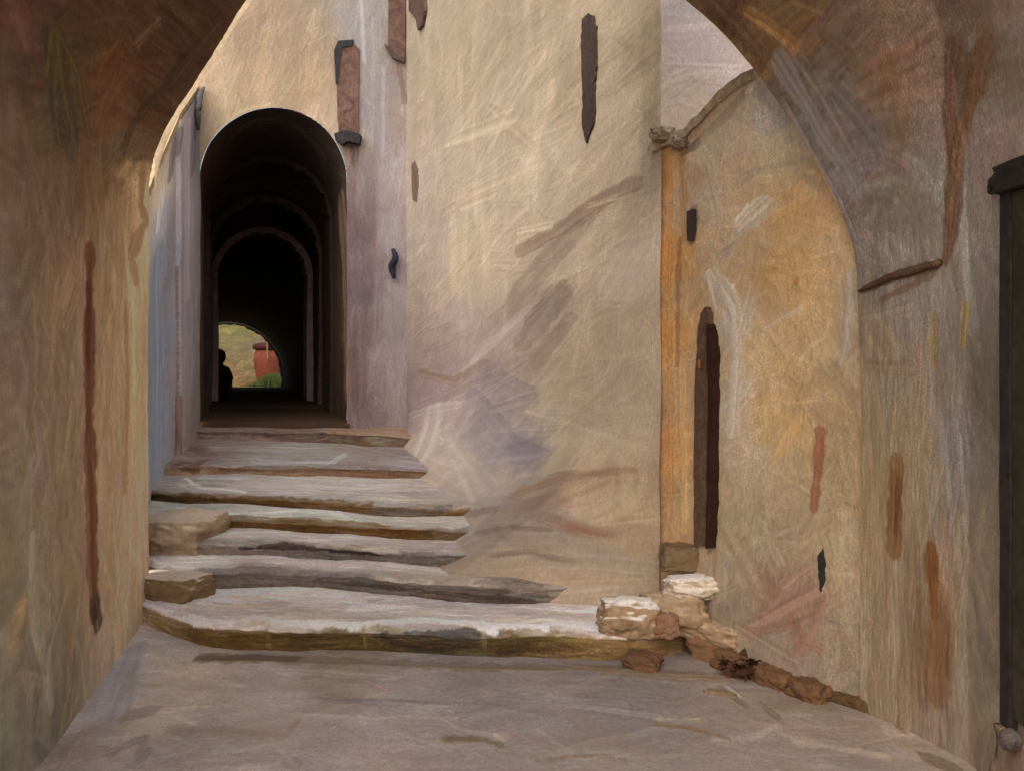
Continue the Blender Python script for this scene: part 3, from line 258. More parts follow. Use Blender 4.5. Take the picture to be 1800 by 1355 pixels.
# ---- tuning
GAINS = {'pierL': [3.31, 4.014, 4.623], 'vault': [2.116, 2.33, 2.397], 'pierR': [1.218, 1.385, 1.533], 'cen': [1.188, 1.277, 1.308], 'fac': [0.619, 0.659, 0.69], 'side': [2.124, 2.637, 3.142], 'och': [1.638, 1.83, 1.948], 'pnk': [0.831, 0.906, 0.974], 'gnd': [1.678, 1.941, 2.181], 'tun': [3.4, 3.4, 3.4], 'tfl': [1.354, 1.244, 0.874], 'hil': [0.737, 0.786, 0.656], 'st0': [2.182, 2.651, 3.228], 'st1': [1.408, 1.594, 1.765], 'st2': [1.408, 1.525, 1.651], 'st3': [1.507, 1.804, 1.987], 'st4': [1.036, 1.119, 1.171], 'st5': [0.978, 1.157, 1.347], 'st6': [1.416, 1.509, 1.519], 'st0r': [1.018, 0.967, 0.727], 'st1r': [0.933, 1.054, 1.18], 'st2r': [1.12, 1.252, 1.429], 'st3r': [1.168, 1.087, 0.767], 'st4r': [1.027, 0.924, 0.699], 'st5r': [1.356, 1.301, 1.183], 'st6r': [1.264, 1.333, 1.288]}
JG = .33
SUN_EL, SUN_AZ, SUN_ANG, SUN, SKY = 46, 196, 85, 5.0, .15
# ================================================================= helpers
scene = bpy.context.scene; COL = scene.collection
def new_mat(name, build, rough=.85):
    m = bpy.data.materials.new(name); m.use_nodes = True; nt = m.node_tree; b = nt.nodes['Principled BSDF']
    b.inputs['Roughness'].default_value = rough
    try: b.inputs['Specular IOR Level'].default_value = .25
    except Exception: pass
    build(nt, b); return m
def node(nt, t, **kw):
    n = nt.nodes.new(t)
    for k, v in kw.items():
        if k in n.inputs: n.inputs[k].default_value = v
        else: setattr(n, k, v)
    return n
def grit(nt, b, colsock, strength=.35, scale=55, amount=.16, stretch=1.):
    tc0 = node(nt, 'ShaderNodeTexCoord'); L = nt.links
    tc = node(nt, 'ShaderNodeMapping'); tc.inputs['Scale'].default_value = (1, 1, stretch); L.new(tc0.outputs['Object'], tc.inputs['Vector'])
    n1 = node(nt, 'ShaderNodeTexNoise', Scale=scale, Detail=6., Roughness=.7); n2 = node(nt, 'ShaderNodeTexNoise', Scale=scale*4.5, Detail=3.)
    L.new(tc.outputs[0], n1.inputs['Vector']); L.new(tc.outputs[0], n2.inputs['Vector'])
    mp = node(nt, 'ShaderNodeMapRange'); mp.inputs['From Min'].default_value = .3; mp.inputs['From Max'].default_value = .7
    mp.inputs['To Min'].default_value = 1-amount; mp.inputs['To Max'].default_value = 1+amount
    L.new(n1.outputs['Fac'], mp.inputs['Value'])
    mul = node(nt, 'ShaderNodeVectorMath', operation='SCALE'); L.new(colsock, mul.inputs[0]); L.new(mp.outputs[0], mul.inputs['Scale'])
    # pin-prick flecks of bare lime showing through
    fl = node(nt, 'ShaderNodeMapRange'); fl.inputs['From Min'].default_value = .57; fl.inputs['From Max'].default_value = .66; fl.inputs['To Max'].default_value = .8
    n3 = node(nt, 'ShaderNodeTexNoise', Scale=2.6, Detail=3.); L.new(tc.outputs[0], n3.inputs['Vector'])
    pm = node(nt, 'ShaderNodeMath', operation='MULTIPLY_ADD'); L.new(n3.outputs['Fac'], pm.inputs[0]); pm.inputs[1].default_value = .55; pm.inputs[2].default_value = -.28
    pa = node(nt, 'ShaderNodeMath', operation='ADD'); L.new(pm.outputs[0], pa.inputs[0]); L.new(n2.outputs['Fac'], pa.inputs[1]); L.new(pa.outputs[0], fl.inputs['Value'])
    gn = node(nt, 'ShaderNodeVectorMath', operation='SCALE'); gn.inputs['Scale'].default_value = 1.55; L.new(mul.outputs[0], gn.inputs[0])
    mx = node(nt, 'ShaderNodeMix', data_type='RGBA'); L.new(fl.outputs[0], mx.inputs[0]); L.new(mul.outputs[0], mx.inputs[6]); L.new(gn.outputs[0], mx.inputs[7])
    L.new(mx.outputs[2], b.inputs['Base Color'])
    ad = node(nt, 'ShaderNodeMath', operation='ADD'); L.new(n1.outputs['Fac'], ad.inputs[0]); L.new(n2.outputs['Fac'], ad.inputs[1])
    bp = node(nt, 'ShaderNodeBump', Strength=strength, Distance=.006); L.new(ad.outputs[0], bp.inputs['Height']); L.new(bp.outputs[0], b.inputs['Normal'])
def plaster(name, strength=.5, scale=60, amount=.17):
    def f(nt, b):
        a = node(nt, 'ShaderNodeAttribute', attribute_name='Col'); grit(nt, b, a.outputs['Color'], strength, scale, amount, .45)
    return new_mat(name, f)
def stone(name, c1, c2, scale=9, strength=.5, gain=1., rough=.85, top=None):
    def f(nt, b):
        tc = node(nt, 'ShaderNodeTexCoord'); n = node(nt, 'ShaderNodeTexNoise', Scale=float(scale), Detail=5., Roughness=.65, Distortion=1.2)
        nt.links.new(tc.outputs['Object'], n.inputs['Vector'])
        r = node(nt, 'ShaderNodeMapRange'); r.inputs['From Min'].default_value = .35; r.inputs['From Max'].default_value = .65
        nt.links.new(n.outputs['Fac'], r.inputs['Value'])
        m = node(nt, 'ShaderNodeMix', data_type='RGBA'); nt.links.new(r.outputs[0], m.inputs[0])
        m.inputs[6].default_value = (*np.clip(lin(c1)*gain, 0, .9), 1); m.inputs[7].default_value = (*np.clip(lin(c2)*gain, 0, .9), 1)
        out = m.outputs[2]
        if top is not None:                              # paler colour mixed onto upward faces
            ge = node(nt, 'ShaderNodeNewGeometry'); sx = node(nt, 'ShaderNodeSeparateXYZ'); nt.links.new(ge.outputs['Normal'], sx.inputs[0])
            ad = node(nt, 'ShaderNodeMath', operation='MULTIPLY_ADD'); nt.links.new(n.outputs['Fac'], ad.inputs[0]); ad.inputs[1].default_value = .9; nt.links.new(sx.outputs['Z'], ad.inputs[2])
            r2 = node(nt, 'ShaderNodeMapRange'); r2.inputs['From Min'].default_value = 1.0; r2.inputs['From Max'].default_value = 1.35; nt.links.new(ad.outputs[0], r2.inputs['Value'])
            m2 = node(nt, 'ShaderNodeMix', data_type='RGBA'); nt.links.new(r2.outputs[0], m2.inputs[0]); nt.links.new(out, m2.inputs[6]); m2.inputs[7].default_value = (*np.clip(lin(top)*gain, 0, .9), 1); out = m2.outputs[2]
        grit(nt, b, out, strength, 40, .15)
    return new_mat(name, f, rough)
def tag(o, label=None, cat=None, group=None, kind=None):
    if label: o['label'] = label
    if cat: o['category'] = cat
    if group: o['group'] = group
    if kind: o['kind'] = kind
    return o
def empty(name, loc=(0, 0, 0)):
    o = bpy.data.objects.new(name, None); o.location = loc; o.empty_display_size = .1; COL.objects.link(o); return o
def link(name, me, mat, parent=None):
    o = bpy.data.objects.new(name, me); COL.objects.link(o)
    if mat: me.materials.append(mat)
    if parent:
        o.parent = parent                                                  # meshes are written in world metres
        if not parent.parent and parent.type == 'EMPTY': o.location = [-v for v in parent.location]
    return o
def grid_mesh(name, V, Cc, keep=None, flip=False):
    n, m = V.shape[:2]; me = bpy.data.meshes.new(name)
    idx = np.arange(n*m).reshape(n, m)
    F = np.stack([idx[:-1, :-1], idx[1:, :-1], idx[1:, 1:], idx[:-1, 1:]], -1)
    if flip: F = F[..., ::-1]
    F = F[keep] if keep is not None else F.reshape(-1, 4)
    k = len(F)
    me.vertices.add(n*m); me.vertices.foreach_set('co', V.reshape(-1).astype(np.float32))
    me.loops.add(k*4); me.loops.foreach_set('vertex_index', F.reshape(-1).astype(np.int32))
    me.polygons.add(k); me.polygons.foreach_set('loop_start', np.arange(k, dtype=np.int32)*4); me.polygons.foreach_set('loop_total', np.full(k, 4, np.int32))
    me.update(calc_edges=True)
    me.polygons.foreach_set('use_smooth', np.ones(k, bool))
    at = me.color_attributes.new('Col', 'FLOAT_COLOR', 'POINT')
    c4 = np.ones((n*m, 4), np.float32); c4[:, :3] = Cc.reshape(-1, 3); at.data.foreach_set('color', c4.reshape(-1))
    me.update(); return me
GAIN = dict(GAINS)
def surface(key, name, mat, canvas, parent=None, s=None, t=None, keepfn=None, flip=False, srange=None, disp=1., gk=None):
    P, S, T = SURF[key]
    if s is None:
        a, b = srange or (0, S); k0, k1 = int(a*canvas.res), int(b*canvas.res)
        s = np.arange(k0, min(k1+1, canvas.n))/canvas.res
    if t is None: t = np.arange(canvas.m)/canvas.res
    C, H = canvas.sample(s, t)
    X = np.stack([np.broadcast_to(a, (len(s), len(t))) for a in P(s[:, None], t[None, :])], -1)
    du = np.gradient(X, axis=0); dv = np.gradient(X, axis=1); N = np.cross(du, dv); N /= np.linalg.norm(N, axis=-1, keepdims=True)+1e-9
    if flip: N = -N
    X = X+N*(H*disp)[..., None]
    if key == 'loft':                                    # one tint per wall, blended over the springing
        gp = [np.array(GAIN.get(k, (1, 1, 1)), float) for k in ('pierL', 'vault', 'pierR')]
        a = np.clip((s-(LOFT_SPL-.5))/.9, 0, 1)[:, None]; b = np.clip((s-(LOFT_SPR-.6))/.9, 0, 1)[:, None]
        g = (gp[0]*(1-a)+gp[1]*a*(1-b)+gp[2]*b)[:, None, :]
    elif key[:2] == 'st':                                # riser and tread gains differ: riser shade is put into the colour
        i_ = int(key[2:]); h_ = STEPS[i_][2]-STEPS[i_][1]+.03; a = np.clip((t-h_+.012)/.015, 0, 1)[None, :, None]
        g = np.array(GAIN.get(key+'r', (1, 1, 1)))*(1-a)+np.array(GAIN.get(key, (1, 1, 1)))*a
    else: g = np.array(GAIN.get(key, (1, 1, 1)))
    keep = None
    if keepfn is not None:
        sc = (s[:-1]+s[1:])/2; tc = (t[:-1]+t[1:])/2
        keep = keepfn(*[q for q in P(sc[:, None], tc[None, :])])
    me = grid_mesh(name, X, np.clip(lin(np.clip(C, 3, 255))*g, 0, .85), keep, flip)
    return link(name, me, mat, parent)
def marks(cv, key, relief=.003):
    for pts, w, c, a in MARKS.get(key, []):
        cv.stroke(pts, w, c, min(1, a*1.12), relief, ragged=.6, dry=.12, grain=1.3)
UP = math.pi/2
# ================================================================= canvases
def canvas(key, res): P, S, T = SURF[key]; return Canvas(S, T, res, FIELD.get(key, [(0, 0, 120, 105, 90)]), STEPS[int(key[2:])][2]-STEPS[int(key[2:])][1]+.03 if key[:2] == 'st' else None)
M_wall = plaster('lime_plaster'); M_stone = plaster('worn_limestone', .5, 38, .16); M_dark = plaster('dark_shaded_plaster', .4, 30, .2)  # vault and tunnel: dark plaster with shade painted into its colours

cv = canvas('loft', 150)
sp = (LOFT_SPL, LOFT_SPR)
def ang_loft(x, y):
    if sp[0] < x < sp[1]:
        return math.pi/2+(.55 if x < (sp[0]+sp[1])/2 else -.35)
    return 0.
cv.fill(1100, .5, .085, ang_loft, .2, .6, 8, .003); cv.fill(1900, .28, .045, ang_loft, .22, .5, 9, .003); cv.fill(1200, .13, .018, ang_loft, .3, .4, 9, .002)
marks(cv, 'loft'); cv.fill(500, .14, .012, ang_loft, .3, .25, 10, .002)
arch = tag(empty('vaulted_archway', (1.56, 5.1, 0)), 'wide dark brown vaulted stone archway framing the steps and the houses beyond', 'archway')
ts = np.concatenate([np.arange(int(1.02*150))/150, np.linspace(1.03, 1.7, 24)])
surface('loft', 'pier', M_wall, cv, arch, t=ts, srange=(0, LOFT_SPL), flip=True, gk='pierL')['label'] = 'left pier of the archway with rust brown stain'  # lighter tone towards the opening is daylight painted into the colour
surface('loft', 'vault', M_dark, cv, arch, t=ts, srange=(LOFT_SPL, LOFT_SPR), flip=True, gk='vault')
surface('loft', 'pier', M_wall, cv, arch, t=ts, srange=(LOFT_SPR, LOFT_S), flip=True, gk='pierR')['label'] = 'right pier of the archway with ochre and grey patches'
# court side of the arch wall
def quad_sheet(name, pts, mat, parent):
    me = bpy.data.meshes.new(name); me.from_pydata(pts, [], [tuple(range(len(pts)))]); return link(name, me, mat, parent)
M_plain = stone('rough_plaster', (150, 130, 104), (170, 150, 122), 3)
pts = []; A0 = SEC[0]
me = bpy.data.meshes.new('spandrel'); vs = []; fs = []
for k, p in enumerate(A0[::4]):
    vs += [(p[0]+.02, p[1]+.04, p[2]), (p[0]*1.0+.02, p[1]+.04, 4.25)]
    if k: fs.append((2*k-2, 2*k, 2*k+1, 2*k-1))
me.from_pydata(vs, [], fs); link('spandrel', me, M_plain, arch)

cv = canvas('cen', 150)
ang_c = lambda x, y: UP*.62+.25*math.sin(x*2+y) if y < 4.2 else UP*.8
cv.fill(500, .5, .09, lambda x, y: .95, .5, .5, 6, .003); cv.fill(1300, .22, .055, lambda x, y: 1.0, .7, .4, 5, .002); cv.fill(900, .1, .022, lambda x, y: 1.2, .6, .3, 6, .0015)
marks(cv, 'cen'); cv.fill(350, .1, .012, UP, .6, .25, 7, .0015)  # strokes include a diagonal lavender shadow painted across the wall
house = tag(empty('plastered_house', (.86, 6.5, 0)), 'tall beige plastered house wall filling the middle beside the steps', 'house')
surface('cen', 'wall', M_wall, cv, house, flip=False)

cv = canvas('fac', 110)
cv.fill(600, .5, .11, lambda x, y: UP if x > 2.9 else 1.2, .2, .55, 6, .003); cv.fill(2200, .3, .05, lambda x, y: UP if x > 2.9 else 1.3, .3, .5, 7, .003)
marks(cv, 'fac'); cv.fill(1200, .16, .02, UP, .3, .3, 8, .002)
gate = tag(empty('gatehouse', (-2.8, 13.6, .7)), 'tall cream gatehouse pierced by the dark arched tunnel above the steps', 'gatehouse')
def fac_keep(x, y, z):
    cx, r, zs = (-3.74-1.97)/2, .885, 3.64
    d = np.where(z > zs, np.hypot(x-cx, z-zs), np.abs(x-cx)); return ~((d < r) & (z < 4.6))
surface('fac', 'wall', M_wall, cv, gate, keepfn=fac_keep)  # violet shade right of the tunnel is painted into the colours

cv = canvas('side', 170)
cv.fill(300, .5, .04, UP, .08, .5, 6, .002); cv.fill(700, .3, .02, UP, .1, .5, 7, .002); marks(cv, 'side')
sw = tag(empty('garden_wall', (-3.02, 9.6, 0)), 'blue grey side wall with sloping top left of the tunnel', 'wall')
surface('side', 'wall_face', M_wall, cv, sw, flip=True)  # blue grey cast of shade and reflected sky is painted in
# coping
me = bpy.data.meshes.new('coping'); vs = []; fs = []; N = 60
for k in range(N+1):
    q = LL[-1]*k/N; x = np.interp(q, LL, LP[:, 0]); y = min(np.interp(q, LL, LP[:, 1]), 13.55); z = side_top(y); w = .03*math.sin(k*1.7)*.4
    vs += [(x+.035+w*.5, y, z-.03), (x+.04+w*.5, y, z+.05+w), (x-.3, y, z+.10+w), (x-.3, y, z-2.5)]
    if k:
        for j in range(3): fs.append((4*k-4+j, 4*k-3+j, 4*k+1+j, 4*k+j))
me.from_pydata(vs, [], fs); link('coping', me, stone('pale_coping', (184, 164, 130), (160, 142, 112), 5), sw)

cv = canvas('och', 200)
ang_o = lambda x, y: UP+(.5*math.sin(x*5+y*2) if x > .25 else 0)
cv.fill(300, .28, .06, ang_o, .5, .5, 7, .003); cv.fill(800, .15, .04, ang_o, .7, .5, 8, .003); cv.fill(700, .09, .016, ang_o, .6, .4, 9, .002)
marks(cv, 'och', .004); cv.fill(500, .06, .008, UP, .4, .3, 9, .002)
och = tag(empty('ochre_house', (1.2, 5.9, 0)), 'low ochre plastered house front with orange corner strip right of centre', 'house')
surface('och', 'wall', M_wall, cv, och, flip=False)

cv = canvas('pnk', 90)
cv.fill(400, .5, .08, .2, .5, .5, 5, .003); marks(cv, 'pnk')
pk = surface('pnk', 'far_house', M_wall, cv, None)
tag(pk, 'pale pinkish house wall rising behind the ochre house top', 'house')

# ---- ground
cv = canvas('gnd', 190)
cv.fill(300, .5, .05, .0, .12, .5, 6, .002); cv.fill(900, .3, .028, -.03, .14, .5, 7, .002); cv.fill(500, .14, .012, 0, .2, .35, 7, .002)
marks(cv, 'gnd', .004)
s = np.concatenate([[-300, -80, -20, -4, -1], np.arange(int(5.4*190))/190, [6, 8, 30, 100, 300]])
t = np.concatenate([[-60, -20, -5, -1.2], np.arange(cv.m)/190, [1.6, 3, 9, 40, 120]])
tag(surface('gnd', 'ground', M_stone, cv, None, s=s, t=t), 'worn greyish brown stone paved ground at the foot of the steps', 'ground', kind='structure')

# ---- staircase
stair = tag(empty('stone_staircase', (-.6, 6.1, 0)), 'broad worn stone staircase climbing from the paving to the tunnel', 'staircase')
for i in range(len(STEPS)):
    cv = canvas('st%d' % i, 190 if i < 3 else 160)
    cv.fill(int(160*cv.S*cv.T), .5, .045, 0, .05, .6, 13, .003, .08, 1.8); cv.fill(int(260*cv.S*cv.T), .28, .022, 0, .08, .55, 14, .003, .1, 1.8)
    marks(cv, 'st%d' % i, .005)  # strokes include painted highlights along the nosings
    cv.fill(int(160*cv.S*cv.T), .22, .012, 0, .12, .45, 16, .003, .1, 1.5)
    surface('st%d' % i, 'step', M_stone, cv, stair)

# ---- tunnel
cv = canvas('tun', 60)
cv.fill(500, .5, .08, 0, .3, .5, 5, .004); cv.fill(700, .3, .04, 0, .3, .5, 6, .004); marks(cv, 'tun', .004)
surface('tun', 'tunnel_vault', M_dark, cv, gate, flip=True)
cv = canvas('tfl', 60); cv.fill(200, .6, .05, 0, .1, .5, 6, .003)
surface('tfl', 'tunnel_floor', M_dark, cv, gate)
def rib(y, xl, xr, zs, zf, w, dep, mat):
    o = t_outline(y, xl, xr, zs, zf, 48); cx = (xl+xr)/2
    inn = [(p[0]+(w if p[0] < cx else -w)*min(1, abs(p[0]-cx)/((xr-xl)/2)), y, p[2]-(w*max(0, (p[2]-zs))/((xr-xl)/2))) for p in o]
    me = bpy.data.meshes.new('rib'); vs = []; fs = []
    for k in range(len(o)):
        j = .012*math.sin(k*2.3+y)+.010*math.sin(k*.9)
        vs += [(o[k][0]+(-.08 if o[k][0] < cx else .08), y, o[k][2]+.08), (inn[k][0]+j, y, inn[k][2]+j), (inn[k][0]+j-dep*.3, y+dep, inn[k][2]+j)]
        if k:
            for q in range(2): fs.append((3*k-3+q, 3*k-2+q, 3*k+1+q, 3*k+q))
    me.from_pydata(vs, [], fs); return link('rib', me, mat, gate)
rib(19.0, -5.02, -3.32, 2.85, .76, .11, .5, stone('violet_plaster', (104, 88, 90), (84, 68, 70), 4, gain=2.3))
rib(31.0, -9.3, -6.2, .88, .6, .06, .4, stone('dark_rim', (30, 24, 20), (40, 30, 24), 4))
rib(17.2, -4.58, -2.88, 3.06, .77, .05, .3, stone('dark_rib_far', (64, 50, 46), (46, 34, 32), 4, gain=1.6))  # plain dark brown rib colour
rib(15.4, -4.15, -2.42, 3.36, .78, .05, .35, stone('dark_rib', (52, 40, 34), (40, 30, 26), 4))  # darker brown than the rib behind it

# ---- garden beyond the tunnel
cv = canvas('hil', 40); cv.fill(600, .5, .12, .5, .8, .6, 10, .01)
tag(surface('hil', 'hillside', plaster('dry_hill', .6, 3, .3), cv, None, disp=6), 'olive brown hillside seen through the far end of the tunnel', 'hillside', kind='structure')

# ================================================================= small things
def slab(key, name, parent, mat, proud=.02, back=.03, sub=6):
    sf, q, c = SLAB[key]; P = SURF[sf][0]; q = np.array(q); n = len(q)
    qq = []
    for k in range(n):                                   # irregular hand-cut edge
        a, b = q[k], q[(k+1) % n]
        for j in range(sub): qq.append(a+(b-a)*j/sub+(rng.normal(size=2)*min(.0022, np.linalg.norm(b-a)*.03) if j else 0))
    q = np.array(qq); X = np.stack(P(q[:, 0], q[:, 1]), -1)
    c0 = q.mean(0); e = 1e-3
    a, b, d = [np.array([float(v) for v in P(np.float64(c0[0]+i), np.float64(c0[1]+j))]) for i, j in ((0, 0), (e, 0), (0, e))]
    N = np.cross(b-a, d-a); N /= np.linalg.norm(N)
    if np.dot(N, a-np.array((0, 0, 1.6))) > 0: N = -N
    m = len(q); bm = bmesh.new()
    f = [bm.verts.new(X[k]+N*proud) for k in range(m)]; g = [bm.verts.new(X[k]-N*back) for k in range(m)]
    bm.faces.new(f)
    for k in range(m): bm.faces.new((f[k], g[k], g[(k+1) % m], f[(k+1) % m]))
    bm.normal_update(); me = bpy.data.meshes.new(name); bm.to_mesh(me); bm.free()
    return link(name, me, mat, parent)
def tube(name, pts, rad, mat, parent=None, seg=12, wob=.0):
    pts = catmull(pts, 5); n = len(pts); bm = bmesh.new(); rings = []
    for k in range(n):
        d = pts[min(k+1, n-1)]-pts[max(k-1, 0)]; d /= np.linalg.norm(d)
        u = np.cross(d, (0.3, .2, .93) if abs(d[2]) < .9 else (0, 1, 0)); u /= np.linalg.norm(u); v = np.cross(d, u)
        r = np.interp(k/(n-1), np.linspace(0, 1, len(rad)), rad) if hasattr(rad, '__len__') else rad
        rings.append([bm.verts.new(pts[k]+(u*math.cos(2*math.pi*j/seg)+v*math.sin(2*math.pi*j/seg))*r*(1+wob*rng.normal())) for j in range(seg)])
    for k in range(n-1):
        for j in range(seg): bm.faces.new((rings[k][j], rings[k][(j+1) % seg], rings[k+1][(j+1) % seg], rings[k+1][j]))
    bm.faces.new(rings[0][::-1]); bm.faces.new(rings[-1])
    for f in bm.faces: f.smooth = True
    bm.normal_update(); me = bpy.data.meshes.new(name); bm.to_mesh(me); bm.free(); return link(name, me, mat, parent)
from mathutils import noise as mnoise, Vector
def boulder(name, loc, size, mat, parent=None, rough=.18, seed=0, boxy=.6, rot=0, lean=(0, 0), sub=4):
    bm = bmesh.new(); bmesh.ops.create_cube(bm, size=2)
    bmesh.ops.subdivide_edges(bm, edges=bm.edges[:], cuts=22, use_grid_fill=True)
    for v in bm.verts:
        p = v.co.copy(); q = p.normalized()
        p = p*boxy+q*(1-boxy)*1.25
        k = mnoise.noise(q*1.6+Vector((seed, 3, 1)))*rough+mnoise.noise(q*4.5+Vector((seed, 9, 2)))*rough*.35+abs(mnoise.noise(q*3.2+Vector((seed, 5, 7))))*rough*-.7+mnoise.noise(p*13+Vector((seed, 1, 7)))*rough*.16
        p = p*(1+k); p.x *= size[0]/2; p.y *= size[1]/2; p.z *= size[2]/2
        p.x += lean[0]*(p.z+size[2]/2); p.y += lean[1]*(p.z+size[2]/2)
        c, s_ = math.cos(rot), math.sin(rot); v.co = Vector((p.x*c-p.y*s_+loc[0], p.x*s_+p.y*c+loc[1], p.z+loc[2]+size[2]/2))
    for f in bm.faces: f.smooth = True
    bm.normal_update(); me = bpy.data.meshes.new(name); bm.to_mesh(me); bm.free(); return link(name, me, mat, parent)
def flat(name, c, gain=1., j=10, scale=14, rough=.8): c = np.array(c); return stone(name, np.clip(c-j, 0, 255), np.clip(c+j, 0, 255), scale, .4, gain, rough)
M_sh = flat('faded_brown_wood', (98, 72, 62), .72, 16, 7); M_blk = flat('black_iron', (34, 32, 34), 1., 8); M_slit = flat('dark_wood', (72, 56, 50), .9)
# windows and marks of the gatehouse
w = slab('shutter_a', 'window_shutter', gate, M_sh, .03); slab('shutter_a_edge', 'shutter_frame', w, M_blk, .045)
sl = slab('ledge_a', 'window_sill', gate, M_blk, .12, .02)
w = slab('shutter_b', 'window_shutter', gate, M_sh, .04); slab('shutter_b_edge', 'shutter_frame', w, M_slit, .055)
hk = [np.array([float(v) for v in SURF['fac'][0](np.float64(a), np.float64(b))]) for a, b in PTS['hook'][1]]
tag(tube('iron_hook', [p+np.array((.0, -.07-.05*(k == 1), 0)) for k, p in enumerate(hk)], [.025, .04, .045, .02], flat('blue_black_iron', (30, 32, 46), 1, 8)), 'small blue black iron hook on the pale wall right of the tunnel', 'hook')
slab('shutter_c', 'window_shutter', house, M_sh, .04)
slab('slit', 'slit_window', house, M_slit, .012); slab('slit_small', 'slit_window', house, flat('weathered_wood', (106, 88, 76)), .012)
# narrow door in the ochre house
dr = slab('door_panel', 'narrow_door', och, flat('brown_door_wood', (96, 72, 56), 1., 12, 20), .03); dr['label'] = 'tall narrow brown wooden door'
slab('door_gap', 'door_gap', dr, flat('maroon_shadow', (60, 28, 20), .7, 6), .056)
kh = np.array([float(v) for v in SURF['och'][0](*[np.float64(v) for v in PTS['keyhole'][1][0]])])+np.array((-.062, -.04, 0))
tube('keyhole', [kh+np.array((0, 0, -.022)), kh+np.array((0, 0, .022))], .007, flat('ochre_brass', (150, 96, 40)), dr)
slab('slot_ochre', 'wall_slot', och, M_slit, .012)
# coping of the ochre house
from mathutils import noise as mnoise, Vector
me = bpy.data.meshes.new('coping'); vs = []; fs = []; N = 50
for k in range(N+1):
    f = k/N; x, y, z = [float(v) for v in P_och(np.float64(f*OL*OA), np.float64(3.1))]; j = .02*mnoise.noise(Vector((f*6, 1, 0)))+.012*mnoise.noise(Vector((f*22, 4, 0)))
    vs += [(x-.03-j, y-.015, z-.035+j), (x-.035-j, y-.02, z+.015+j), (x+.12, y+.06, z+.03+j), (x+.5, y+.25, z+.02)]
    if k:
        for q in range(3): fs.append((4*k-4+q, 4*k-3+q, 4*k+1+q, 4*k+q))
me.from_pydata(vs, [], fs); link('coping', me, stone('ochre_coping', (186, 166, 136), (140, 116, 92), 12), och)
c0 = np.array((.86, 6.50, 2.80))
for k, (dx, sz) in enumerate(((0, (.13, .1, .08)), (.09, (.1, .1, .07)))):
    o = boulder('corner_stone', (c0[0]+dx, c0[1]-.02-dx*1.1, c0[2]-.06*k), sz, stone('corner_rubble', (150, 132, 108), (96, 78, 62), 14), och, .25, k+3)
g_ = lambda k: [np.array([float(v) for v in SURF[PTS[k][0]][0](np.float64(a), np.float64(b))]) for a, b in PTS[k][1]]
M_led = flat('weathered_timber', (88, 64, 46), 1, 12)
br = tag(empty('wall_bracket', tuple(g_('bracket')[0])), 'thin brown slanting timber ledge on the right pier of the arch', 'ledge')
tube('brace', [p+np.array((-.006, -.004, 0)) for p in g_('bracket')], [.006, .016, .018, .014], M_led, br, 8, .12)
# thin pole on left: dark drip at the top of the side wall
dq = g_('drip')
tag(tube('downspout', [p+np.array((.05, -.03, 0)) for p in dq], [.012, .035, .04, .02], flat('slate_grey_metal', (74, 72, 70), 1, 8), None, 8, .1), 'short grey spout at the top corner of the blue grey wall', 'spout')
# door on the right pier
def box(name, c, sz, mat, parent, bev=.008, wob=.003):
    bm = bmesh.new(); bmesh.ops.create_cube(bm, size=1)
    for v in bm.verts: v.co = Vector((v.co.x*sz[0]+c[0], v.co.y*sz[1]+c[1], v.co.z*sz[2]+c[2]))
    bmesh.ops.bevel(bm, geom=bm.edges[:], offset=bev, segments=2, affect='EDGES')
    bmesh.ops.subdivide_edges(bm, edges=[e for e in bm.edges if e.calc_length() > .08], cuts=8, use_grid_fill=True)
    for v in bm.verts: v.co += v.normal*mnoise.noise(v.co*9)*wob*2
    bm.normal_update(); me = bpy.data.meshes.new(name); bm.to_mesh(me); bm.free(); return link(name, me, mat, parent)
rd = tag(empty('side_door', (1.76, 3.8, .28)), 'black green wooden door in a dark frame at the right edge', 'door')
M_door = flat('black_green_wood', (48, 42, 26), .9, 9, 6); M_fr = flat('charred_frame', (40, 34, 30), .9, 8, 10)
for k in range(4):
    box('door_plank', (1.785, 3.93-.17*k, 1.24), (.05, .16, 1.86), M_door, rd)
box('door_frame', (1.79, 4.055, 1.23), (.07, .10, 1.93), M_fr, rd)
lt = boulder('lintel', (1.775, 3.80, 2.17), (.08, .66, .10), M_fr, rd, .12, 4, .9)
tube('lintel_hook', [(1.77, 4.10, 2.23), (1.755, 4.15, 2.215), (1.75, 4.17, 2.18)], [.03, .022, .006], M_fr, rd, 8, .1)
ds = boulder('doorstep', (1.90, 3.72, -.02), (.34, .78, .29), flat('doorstep_stone', (130, 106, 88), .85, 14, 7), None, .08, 8, .92); tag(ds, 'pinkish doorstep block under the dark door at the right edge', 'doorstep')
st = boulder('round_stone', (1.70, 3.88, .25), (.06, .06, .06), flat('grey_stone', (74, 64, 60), 1, 14, 12), None, .15, 5, .2); tag(st, 'small dark round stone at the foot of the black green door', 'stone')
